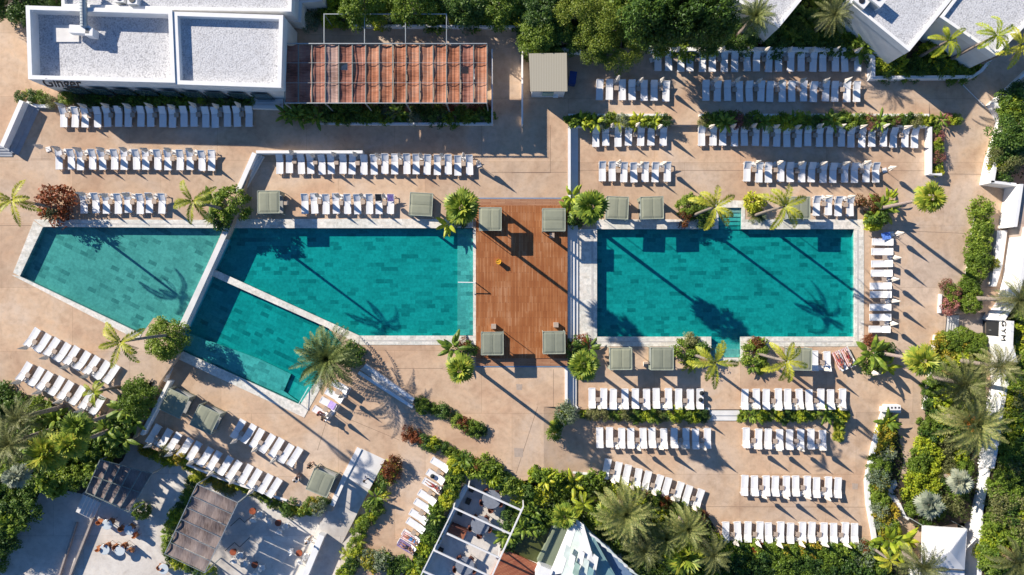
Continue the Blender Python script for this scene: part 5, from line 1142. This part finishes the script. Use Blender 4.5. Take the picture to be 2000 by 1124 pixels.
for t_ in (('pine',1130,15,2.3,3.6,'sunlit yellow green tree crown at the top edge, left lobe'),('pine',1178,48,2.5,3.4,'sunlit yellow green tree crown at the top edge, middle lobe'),('pine',1215,92,2.1,2.4,'sunlit tree hanging over the white wall'),('pine',1170,88,1.6,2.4,'small sunlit tree crown over the white wall left of the hanging one'),
           ('darktree',1060,14,2.3,3.0,'dark tree left of the sunlit crowns at the top edge'),('greentree',1050,62,1.9,2.8,'bushy green tree above the kiosk'),('darktree',1100,78,1.6,2.0,'small dark tree above the kiosk'),
           ('darktree',1282,8,2.6,8.2,'dark tree right of the sunlit crowns'),('darktree',1340,22,2.5,8.5,'wide dark tree above the shaded top row'),('darktree',1400,10,2.3,8.5,'dark tree beside the house wall at the top edge'),('greentree',1295,58,1.7,5.5,'green tree with lit leaves above the shaded top row'),('darktree',1390,66,1.4,4.0,'low dark tree touching the top row of loungers'),
           ('darktree',1448,72,1.5,2.0,'small dark tree under the small feathery palm'),('greentree',700,-8,2.2,4.2,'green tree at the top edge above the rust pergola'),('greentree',800,-6,2.2,4.2,'second green tree at the top edge above the rust pergola'),('darktree',900,-4,2.3,3.2,'dark tree at the top edge above the rust pergola'),('greentree',975,0,2.2,3.0,'green tree at the top edge right of the rust pergola'),
           ('darktree',20,-14,2.6,2.2,'dark tree in the top left corner'),('darktree',90,-10,1.6,1.6,'small dark tree touching the building in the top left corner'),
           ('greentree',318,663,1.9,1.9,'rounded tree at the corner between the left and small pools'),('greentree',258,785,1.6,3.8,'broad green tree at the foot of the slanting stairs'),('darktree',1990,260,2.2,2.4,'dark tree behind the white zigzag wall'),('greytree',1975,300,1.7,2.0,'brownish tree behind the white zigzag wall'),
           ('greytree',1985,1000,2.2,2.6,'greyish tree on the right bank'),('limetree',1948,1085,1.5,2.4,'bright green tree right of the white path at the bottom')): tree(*t_)
# --- ground cover in the planting
for poly in ([(600,-60),(1018,-60),(1018,44),(600,46)],[(1022,-60),(1420,-60),(1505,78),(1690,80),(1660,92),(1024,92)],[(1500,72),(1590,-30),(1650,-30),(1710,95),(1700,140),(1660,92)],[(1712,150),(1700,100),(1790,118),(1840,30),(1930,125),(1890,146)],
             [(-60,765),(60,772),(180,832),(235,790),(262,748),(300,745),(262,850),(220,890),(165,955),(85,950),(20,1060),(-80,1150)],[(1050,932),(1170,932),(1240,955),(1380,1005),(1420,1065),(1440,1150),(1270,1150),(1180,1045),(1060,985)],[(1440,1064),(1700,1062),(1730,1150),(1440,1150)],
             [(1830,658),(1922,652),(1922,1010),(1790,1030),(1750,965),(1800,885),(1812,760)],[(1728,805),(1745,805),(1765,900),(1740,1000),(1795,1100),(1790,1160),(1715,1160),(1702,930)],[(1945,215),(2080,120),(2080,350),(1950,345)]): ground_cover(poly)
# right bank above the tall white wall (raised ground)
BK = [(1999,600),(2140,560),(2140,1220),(1916,1220),(1920,1000),(1938,900),(1958,790),(1968,745),(1975,680)]
sheet('bank', BK, 1.0, 'soil', skirt=3.5)
ground_cover([(x if x < 2100 else 2090, min(y,1180)) for x,y in BK], 1.0, 22)
sheet('upper_walkway', [(1993,366),(2140,340),(2140,560),(1996,560),(2008,500),(1990,447)], 1.3, 'paving2', skirt=3.5)
# --- beds, one plant at a time
B = bed
B('planter above the shaded loungers', [(36,186),(110,196),(485,197)], 10, 13, 'green dark lime olive fern broad fern_lime dark', (0.5,0.75))
B('planter under the rust pergola', [(560,222),(955,226)], 16, 11, 'green dark broad lime fern fanlow bananad dark blue', (0.6,0.95))
B('back of the planter under the pergola', [(556,210),(948,210)], 6, 22, 'green dark red olive', (0.45,0.6))
B('planting along the top walkway', [(600,34),(1010,36)], 14, 14, 'green dark broad lime blue fern', (0.7,1.0))
B('planting along the top edge', [(640,8),(1010,8)], 18, 17, 'green dark broad lime bananad dense', (0.9,1.25))
B('short planter below the kiosk', [(1114,236),(1298,236)], 8, 10, 'green fern_lime fern dark lime broad blue banana', (0.55,0.85))
B('long planter above the shaded long row', [(1372,236),(1870,234)], 8, 11, 'green dark fern_lime bananad lime fanlow pink green olive', (0.55,0.9))
B('short planter with pink flowers', [(1834,252),(1834,335)], 4, 13, 'pink green lime red green', (0.5,0.7))
B('planter below the right pool, left block', [(1138,811),(1380,812)], 6, 10, 'green fern dark olive fern_lime lime fanlow', (0.55,0.8))
B('planter below the right pool, right block', [(1454,812),(1655,814)], 6, 11, 'green fern dark fanlow bananad lime', (0.55,0.8))
B('planter corner beside the lower rows', [(1108,803),(1084,845)], 5, 12, 'blue green dark fanlow', (0.65,0.9))
B('planter end right of the lower rows', [(1645,815),(1640,852)], 5, 13, 'dark green fanlow', (0.7,0.9))
B('upper slanting hedge below the date palm', [(818,787),(862,806),(940,842)], 8, 12, 'dark green green fern dense red', (0.6,0.85))
B('lower slanting hedge near the pavilion', [(795,845),(840,866),(890,890)], 8, 11, 'dark green green lime fern red', (0.6,0.85))
B('red and green hedge beside the ramp', [(764,912),(745,955),(715,1020),(680,1095),(668,1140)], 14, 11, 'green lime dark broadlime green fern_lime bananad', (0.6,0.9))
B('hedge between loungers and pavilion', [(905,905),(880,950),(860,1000),(838,1050),(812,1120)], 18, 9, 'green lime broad broadlime red green bananad dark', (0.6,0.9))
B('hedge above the beam pavilion', [(895,898),(940,915),(1000,948),(1060,975)], 24, 8, 'green lime broad broadlime bananad dark red', (0.65,1.0))
B('planting at the hedge end', [(715,1085),(745,1100),(790,1105)], 16, 12, 'blue green yellow dark', (0.7,1.1))
B('planting above the patio', [(285,880),(345,902),(420,935),(480,960),(560,985),(632,990)], 22, 9, 'green dark lime olive broad yellow fern', (0.55,0.85))
B('planting between the two reed canopies', [(378,935),(360,975),(338,1020),(322,1065),(340,1100),(410,1118)], 8, 13, 'green dark lime yellow bananad', (0.5,0.75))
B('clipped hedge column at right', [(1921,408),(1917,450),(1912,495),(1907,530)], 5, 20, 'dense dense green', (1.05,1.3))
B('clipped hedge column near the gym', [(1905,548),(1892,590)], 14, 13, 'dense green dense', (0.9,1.2))
B('pink flowered bed by the gym steps', [(1850,560),(1870,575),(1856,600)], 6, 11, 'pink green dense red', (0.7,0.95))
B('bed below the gym steps', [(1838,668),(1870,672),(1910,680)], 14, 11, 'dense green yellow fern dense', (0.8,1.1))
B('curving bed right of the bottom terrace', [(1740,825),(1728,880),(1716,930),(1718,980),(1732,1030),(1745,1080)], 10, 12, 'green lime blue broadlime yellow dense bananad', (0.75,1.1))
B('planting below the bottommost row', [(1430,1075),(1560,1078),(1700,1078)], 8, 13, 'green lime dark yellow red dense broad', (0.75,1.0))
B('right bank edge beside the white wall', [(2008,640),(2000,700),(1994,760),(1982,830),(1968,910),(1950,1000),(1942,1100)], 6, 18, 'dense green lime olive', (1.0,1.4), dz=1.6)
B('planting behind the zigzag wall', [(1990,180),(1968,215),(1985,250),(1962,290),(1955,335)], 14, 12, 'green dense lime dark', (0.9,1.25), dz=0.8)
B('kerb planting above the bottom palms', [(1045,930),(1100,940),(1165,945)], 12, 11, 'red broad green banana pink broadlime', (0.7,1.0))
B('plants at the kerb below the slanting row', [(1245,965),(1310,985),(1370,1010)], 8, 13, 'red green red olive', (0.7,0.9))
A_ = mass
A_('dark planting at the top behind the wall', [(1030,-20),(1400,-20),(1500,75),(1690,78),(1650,88),(1030,88)], 26, 'dark green dark broad', (1.0,1.5))
A_('triangle of planting between two roofs', [(1520,70),(1585,-10),(1650,-5),(1700,70),(1706,100),(1650,88)], 17, 'dark green bananad broad dark', (0.8,1.2))
A_('planting below the large roof corner', [(1706,105),(1715,145),(1890,142),(1925,128),(1838,50),(1800,112),(1760,122)], 15, 'dark green banana broad lime dark', (0.8,1.1))
A_('dense planting at the left edge', [(5,775),(60,792),(120,818),(190,850),(240,800),(262,752),(294,756),(254,852),(225,880),(165,950),(85,945),(10,1070),(-30,1100),(-30,780)], 19, 'dark green dark broad bananad fern', (0.9,1.4))
A_('planting at the bottom left corner', [(-20,960),(50,965),(20,1030),(-10,1110)], 20, 'dark green fanlow', (1.0,1.3), dz=0.0)
A_('bottom palm grove undergrowth', [(1085,950),(1170,945),(1240,965),(1370,1015),(1420,1075),(1430,1130),(1290,1130),(1190,1040),(1090,985)], 22, 'dark green fanlow lime fern', (0.9,1.3))
A_('dark hedge along the bottom edge', [(1430,1085),(1720,1088),(1735,1135),(1430,1135)], 20, 'dark dense green dark', (1.0,1.3))
A_('garden right of the path', [(1842,700),(1912,700),(1898,860),(1868,1000),(1800,1020),(1765,950),(1805,880),(1815,780)], 20, 'dark green dense lime olive', (0.8,1.2))
A_('right bank', [(2010,600),(2040,560),(2040,1140),(1950,1140),(1970,940),(1996,760)], 25, 'dense green lime olive dark', (1.1,1.6), axis=1, dz=1.6)
A_('garden corner behind the gym steps', [(1885,655),(1915,660),(1915,700),(1850,700)], 15, 'dense yellow green', (0.8,1.0))
A_('dark planting around the olive floor', [(1000,985),(1080,1000),(1060,1035),(1010,1040),(995,1070),(980,1050)], 15, 'dark green bananad', (0.7,0.95))
A_('plants along the roof of pointed panels', [(1160,1030),(1200,1060),(1255,1120),(1275,1110),(1215,1030),(1180,1010)], 15, 'dark green fern', (0.8,1.1))
# single plants that stand out
for k_,x,y,r,lab in (('red',106,395,1.85,'big round reddish bush beside the far left palm'),('agave',92,416,1.3,'blue grey spiky rosette in front of the red bush'),('agave',112,418,0.9,'smaller spiky rosette beside the red bush'),
  ('dense',447,402,1.75,'large dense rounded bush above the pool dividing wall'),('bananad',415,395,1.1,'green paddle leaved plant left of the large rounded bush'),('agave',408,425,1.1,'spiky grey plant in front of the large rounded bush'),('dark',425,425,1.1,'dark low shrub below the large rounded bush'),
  ('banana',1118,385,1.0,'bright paddle leaved plant at the upper right deck corner'),('bananad',1112,410,1.0,'green paddle leaved plant beside the upper right deck corner'),('dark',1125,425,1.0,'dark shrub beside the fan palm right of the deck'),('banana',876,438,0.9,'paddle leaved plant touching the middle pool'),
  ('dark',900,425,0.9,'dark shrub beneath the fan palm left of the deck'),('bananad',885,680,1.1,'leafy plant below the lower left deck corner'),('dark',910,690,1.0,'dark shrub below the lower left deck corner'),('red',905,672,0.7,'red shrub below the lower left deck corner'),
  ('dark',1120,682,1.1,'dark shrub below the lower right deck corner'),('red',1138,672,0.9,'rusty red shrub below the lower right deck corner'),('bananad',1150,680,0.9,'leafy plant below the lower right deck corner'),
  ('dense',1345,405,1.2,'dense bush left of the top steps of the right pool'),('red',1340,425,0.9,'brownish red shrub left of the top pool steps'),('green',1362,400,1.1,'green shrub at the foot of the palm by the top pool steps'),('dark',1375,425,1.0,'dark shrub left of the top pool steps'),
  ('lime',1475,395,1.1,'lime green bush right of the top pool steps'),('fern',1478,420,0.9,'dry feathery plant right of the top pool steps'),('agave',1488,425,0.8,'spiky rosette right of the top pool steps'),
  ('green',1340,685,1.3,'green bush left of the bottom pool steps'),('dark',1368,690,1.2,'dark bush at the foot of the palm by the bottom pool steps'),('fern_lime',1350,710,1.0,'feathery plant left of the bottom pool steps'),('olive',1350,668,0.9,'olive shrub left of the bottom pool steps'),
  ('green',1475,690,1.3,'green bush right of the bottom pool steps'),('red',1478,672,0.8,'reddish shrub right of the bottom pool steps'),('fanlow',1490,715,1.0,'spiky green plant right of the bottom pool steps'),('bananad',1470,715,0.8,'paddle leaved plant right of the bottom pool steps'),
  ('red',1700,398,1.1,'orange red bush at the upper right pool corner'),('bananad',1722,408,1.3,'large paddle leaved plant at the upper right pool corner'),('banana',1735,390,0.9,'bright leafy plant at the upper right pool corner'),('dark',1712,425,1.2,'dark bush at the upper right pool corner'),('broadlime',1705,435,0.9,'lime leaved bush at the upper right pool corner'),
  ('bananad',1700,690,1.5,'large paddle leaved plant at the lower right pool corner'),('dark',1725,690,1.2,'dark bush at the lower right pool corner'),('red',1700,665,0.7,'red tinged shrub at the lower right pool corner'),('banana',1733,715,0.9,'leafy plant below the lower right pool corner'),('green',1700,715,1.1,'green bush below the lower right pool corner'),
  ('bananad',675,690,1.1,'broad leaved bush right of the biggest date palm'),('dark',690,700,1.3,'dark bush behind the biggest date palm'),
  ('red',768,907,1.0,'round orange red bush at the top of the ramp hedge'),('red',762,925,0.9,'second orange red bush at the top of the ramp hedge'),('dense',273,1000,0.9,'dark rounded bush on the patio below the shaded canopy'),
  ('blue',745,1095,1.2,'large grey green bush at the bottom of the lounger column'),('blue',620,992,0.9,'grey green bush beside the daybed and ramp'),('yellow',598,990,0.8,'yellow leaved bush beside the ramp planting'),('dark',568,990,1.1,'dark rounded bush above the patio chairs'),
  ('blue',1690,1085,1.25,'grey blue bush at the bottom right of the terrace'),('banana',1738,1055,1.5,'tall bright paddle leaved plant at the bottom right'),('banana',1762,1050,1.2,'second paddle leaved plant at the bottom right'),('yellow',1740,1000,1.0,'golden bush by the curved garden steps'),('blue',1722,935,1.2,'silver green bush by the curving kerb'),
  ('blue',1108,808,1.1,'silver green bush at the corner of the lower planter'),('yellow',1940,515,0.7,'yellow leaf plant beside the clipped hedge'),('red',245,188,0.5,'small rusty shrub above the shaded row')):
    plant(k_, x, y, r, lab, None, 0.05)
# ---------------------------------------------------------------- people
M['skin'] = plain('skin', (0.42,0.23,0.15), 0.6, 0.08); M['skin_tan'] = plain('tanned_skin', (0.34,0.16,0.095), 0.6, 0.08)
M['hair_dark'] = plain('dark_hair', (0.02,0.014,0.01), 0.7, 0.3, 20); M['hair_fair'] = plain('fair_hair', (0.24,0.14,0.06), 0.7, 0.3, 20)
CL = {'black':(0.02,0.02,0.025),'navy':(0.03,0.04,0.10),'white':(0.7,0.7,0.7),'red':(0.30,0.04,0.04),'blue':(0.04,0.20,0.45),'grey':(0.25,0.26,0.30),'tan':(0.35,0.25,0.16)}
for k_, c in CL.items(): M['cl_'+k_] = plain(k_+'_cloth', c, 0.9, 0.12, 6)
def person(label, loc, rz, pose, top, bottom, skin='skin', hair='hair_dark', pitch=0.0):
    """one skinned body; joints in metres, body facing +Y when standing"""
    J = dict(pel=(0,0,.95), sp=(0,.01,1.15), ch=(0,.0,1.33), nk=(0,0,1.48), hb=(0,.01,1.58), hd=(0,.02,1.70),
             sl=(-.18,0,1.42), sr=(.18,0,1.42), el=(-.23,-.02,1.14), er=(.23,-.02,1.14), wl=(-.24,.08,.90), wr=(.24,.08,.90),
             hl=(-.09,0,.92), hr=(.09,0,.92), kl=(-.10,.02,.50), kr=(.10,.02,.50), al=(-.10,-.02,.09), ar=(.10,-.02,.09), tl=(-.11,.15,.03), tr=(.11,.15,.03))
    if pose == 'walk': J.update(kl=(-.10,.20,.52), al=(-.10,.12,.11), tl=(-.10,.28,.05), kr=(.10,-.06,.51), ar=(.10,-.34,.16), tr=(.10,-.22,.04), el=(-.24,-.16,1.16), wl=(-.23,-.12,.93), er=(.24,.12,1.17), wr=(.20,.30,1.02))
    if pose == 'sit': J.update(kl=(-.14,.44,.90), kr=(.14,.44,.90), al=(-.14,.48,.48), ar=(.14,.48,.48), tl=(-.14,.64,.43), tr=(.14,.64,.43), el=(-.26,.10,1.14), er=(.26,.10,1.14), wl=(-.16,.32,1.0), wr=(.16,.32,1.0), ch=(0,.04,1.33), nk=(0,.07,1.47), hb=(0,.09,1.57), hd=(0,.12,1.69))
    if pose == 'lie': J.update(el=(-.32,0,1.16), er=(.32,0,1.16), wl=(-.30,.06,.92), wr=(.30,.06,.92), kl=(-.13,.0,.50), kr=(.12,.14,.52), tl=(-.15,.10,.02), tr=(.14,.12,.03))
    if pose == 'lie2': J.update(el=(-.30,.0,1.60), er=(.30,0,1.18), wl=(-.08,-.03,1.78), wr=(.14,.12,1.05), kl=(-.14,.18,.56), al=(-.12,.02,.16), kr=(.10,0,.50))
    E = [('pel','sp'),('sp','ch'),('ch','nk'),('nk','hb'),('hb','hd'),('ch','sl'),('ch','sr'),('sl','el'),('el','wl'),('sr','er'),('er','wr'),('pel','hl'),('pel','hr'),('hl','kl'),('kl','al'),('al','tl'),('hr','kr'),('kr','ar'),('ar','tr')]
    rad = dict(pel=.145, sp=.125, ch=.15, nk=.06, hb=.09, hd=.10, sl=.065, sr=.065, el=.045, er=.045, wl=.03, wr=.03, hl=.10, hr=.10, kl=.065, kr=.065, al=.042, ar=.042, tl=.035, tr=.035)
    names = list(J); vs = [Vector(J[n]) for n in names]; es = [(names.index(a),names.index(b)) for a,b in E]; rr = [rad[n] for n in names]
    for sd in ('l','r'):
        w = Vector(J['w'+sd]); e = Vector(J['e'+sd]); d = (w-e).normalized(); s = d.cross(Vector((0,1,0.1))).normalized(); i0 = names.index('w'+sd)
        pi = len(vs); vs.append(w+d*0.07); rr.append(.030); es.append((i0,pi))
        for k_,(off,ln) in enumerate(((-.03,.075),(-.01,.09),(.01,.085),(.03,.065))):
            a = len(vs); vs.append(w+d*0.10+s*off); rr.append(.012); es.append((pi,a)); vs.append(w+d*(0.10+ln)+s*off*1.2+Vector((0,.015,0))); rr.append(.008); es.append((a,a+1))
        a = len(vs); vs.append(w+d*0.05+s*-.05+Vector((0,.02,0))); rr.append(.012); es.append((i0,a)); vs.append(w+d*0.09+s*-.07+Vector((0,.035,0))); rr.append(.009); es.append((a,a+1))
    me = bpy.data.meshes.new('body'); me.from_pydata([tuple(v) for v in vs], es, []); o = bpy.data.objects.new('body', me); COL.objects.link(o)
    sk = o.modifiers.new('skin','SKIN'); sk.use_smooth_shade = True
    for i, r in enumerate(rr): me.skin_vertices[0].data[i].radius = (r, r*(0.72 if names[i:i+1] and i < len(names) and names[i] in ('pel','sp','ch') else 1.0)); 
    me.skin_vertices[0].data[0].use_root = True
    ss = o.modifiers.new('sub','SUBSURF'); ss.levels = 1; ss.render_levels = 1
    bpy.context.view_layer.update(); bm_ = bpy.data.meshes.new_from_object(o.evaluated_get(bpy.context.evaluated_depsgraph_get())); bpy.data.objects.remove(o)
    bm_.materials.clear(); [bm_.materials.append(M[m]) for m in (skin, 'cl_'+top if top else skin, 'cl_'+bottom if bottom else skin)]
    long_ = pose in ('walk',) or bottom in ('navy',)
    hipz = 0.95
    for p in bm_.polygons:
        c = p.center; x = abs(c.x)
        dleg = min((c-Vector(J['hl'])).length, (c-Vector(J['hr'])).length, (c-Vector(J['pel'])).length)
        t = 0
        if top and 1.04 < c.z < 1.46 and x < .26 and (pose != 'lie' and pose != 'lie2' or 1.04 < c.z): t = 1
        if pose.startswith('lie') and top and not (1.22 < c.z < 1.36 and x < .19): t = 0 if top in ('red','black','blue') else t
        if bottom and ((c.z <= 1.04 and dleg < 0.24) or (long_ and c.z < 1.0 and c.z > 0.14 and x < 0.2)): t = 2
        p.material_index = t; p.use_smooth = True
    root = empty('person', loc, rz, label=label, cat='person'); root.rotation_euler = (pitch,0,rz)
    b = bpy.data.objects.new('body', bm_); COL.objects.link(b); b.parent = root
    hd = Vector(J['hd']); hb = Vector(J['hb'])
    f = MB(); 
    for sx in (-1,1): f.box(tuple(hd+Vector((sx*.035,.085,-.035))),(.022,.02,.012))
    f.box(tuple(hd+Vector((0,.10,-.065))),(.022,.03,.04)); f.box(tuple(hd+Vector((0,.085,-.105))),(.05,.015,.012)); f.build('face_features','skin_tan' if skin == 'skin' else 'skin',root)
    h = MB(); prof = []
    n = 12; vs2 = []
    for j in range(6):
        ph = j/5*R(105); r = .118*math.sin(ph); z = .118*math.cos(ph)
        for i in range(n): a = 2*math.pi*i/n; yy = r*math.sin(a); vs2.append(hd+Vector((r*math.cos(a), yy*1.08-.015, z*1.05+.01+(0.05 if (j > 3 and yy > 0.04) else 0))))
    h.add(vs2, [(j*n+i,j*n+(i+1)%n,(j+1)*n+(i+1)%n,(j+1)*n+i) for j in range(5) for i in range(n)]); h.build('hair',hair,root,smooth=True)
    return root
def at(x, y, z): return Vector((*W(x,y,z).xy, z))
def lying(label, x, y, hd, zt, *a, **kw):
    """on the back, head pointing hd degrees; (x,y) photo px of the feet end"""
    z = zt; r = person(label, at(x,y,z), R(hd-90), *a, **kw); r.rotation_euler = (R(-90)+R(0),0,0); r.rotation_euler = (Matrix.Rotation(R(hd-90),4,'Z') @ Matrix.Rotation(R(-90),4,'X')).to_euler(); return r
# lying figures: local +Z runs from feet to head
def lie(label, xf, yf, hd, z, pose, top, bottom, skin='skin_tan', hair='hair_dark'):
    r = person(label, at(xf,yf,z), 0, pose, top, bottom, skin, hair)
    # body axis (local Z) -> heading hd, face (local Y) -> up
    d = Vector((math.cos(R(hd)),math.sin(R(hd)),0.10)).normalized(); u = Vector((0,0,1)); x = u.cross(d).normalized()*-1.0; y = d.cross(x); m = Matrix((x, y, d)).transposed()
    if y.z < 0: x = -x; y = d.cross(x); m = Matrix((x,y,d)).transposed()
    r.rotation_euler = m.to_euler(); return r
def feet(x, y, hd, back=0.88): p = 0
def shifted(x, y, hd, d): return x+d*S*math.cos(R(hd)), y-d*S*math.sin(R(hd))
for lab,x,y,hd,pose,top,bot,hair in (('person sunbathing on the third lounger of the hedge column, arm raised',845,948.5,-32,'lie2','red','red','hair_dark'),
     ('person in blue swimwear lying on the pink striped towel',802,1053,-32,'lie','blue','blue','hair_fair'),('person in dark swimwear lying on the purple striped towel',794,1069,-32,'lie2','black','black','hair_dark'),
     ('person lying on the left tilted lounger with striped towel',1638,704,-66,'lie','red','red','hair_fair'),('person lying on the right tilted lounger with striped towel',1655,697,-64,'lie2','black','red','hair_dark')):
    xf, yf = shifted(x,y,hd,-0.85); lie(lab, xf, yf, hd, gz(x,y)+0.53, pose, top, bot, 'skin_tan', hair)
z = 0.0
person('person in red sitting on the lowest lounger below the big date palm', at(628,803,-0.42), R(-120), 'sit', 'red', 'red', 'skin_tan', 'hair_dark')
person('person in light clothes sitting beside the one in red', at(639,811,-0.42), R(150), 'sit', 'tan', 'white', 'skin', 'hair_dark')
person('person in black standing at the upper side of the lower daybed', at(611,905,0), R(-60), 'stand', 'black', 'black', 'skin_tan', 'hair_dark')
person('person in white sitting left of the lower daybed', at(584,933,-0.42), R(-30), 'sit', 'white', 'black', 'skin', 'hair_dark')
e = empty('cube_stool', at(584,933,0), 0, label='pale cube stool under the person left of the lower daybed', cat='stool'); m = MB(); m.box((0,0,0.2),(0.46,0.46,0.38)); m.build('stool_body','umb',e); m = MB(); m.box((0,0,0.42),(0.48,0.48,0.06)); m.build('seat_pad','table',e)
person('person in grey walking down the white ramp', at(718,931,-0.3), R(-150), 'walk', 'grey', 'navy', 'skin_tan', 'hair_dark')
person('dark haired person in white walking on the patio by the low wall', at(607,1050,ZP), R(-60), 'walk', 'white', 'tan', 'skin', 'hair_dark')
# ------------------------------------------------ towels rest on what is under them, unused datablocks out
for me in list(bpy.data.meshes):
    if me.users == 0: bpy.data.meshes.remove(me)
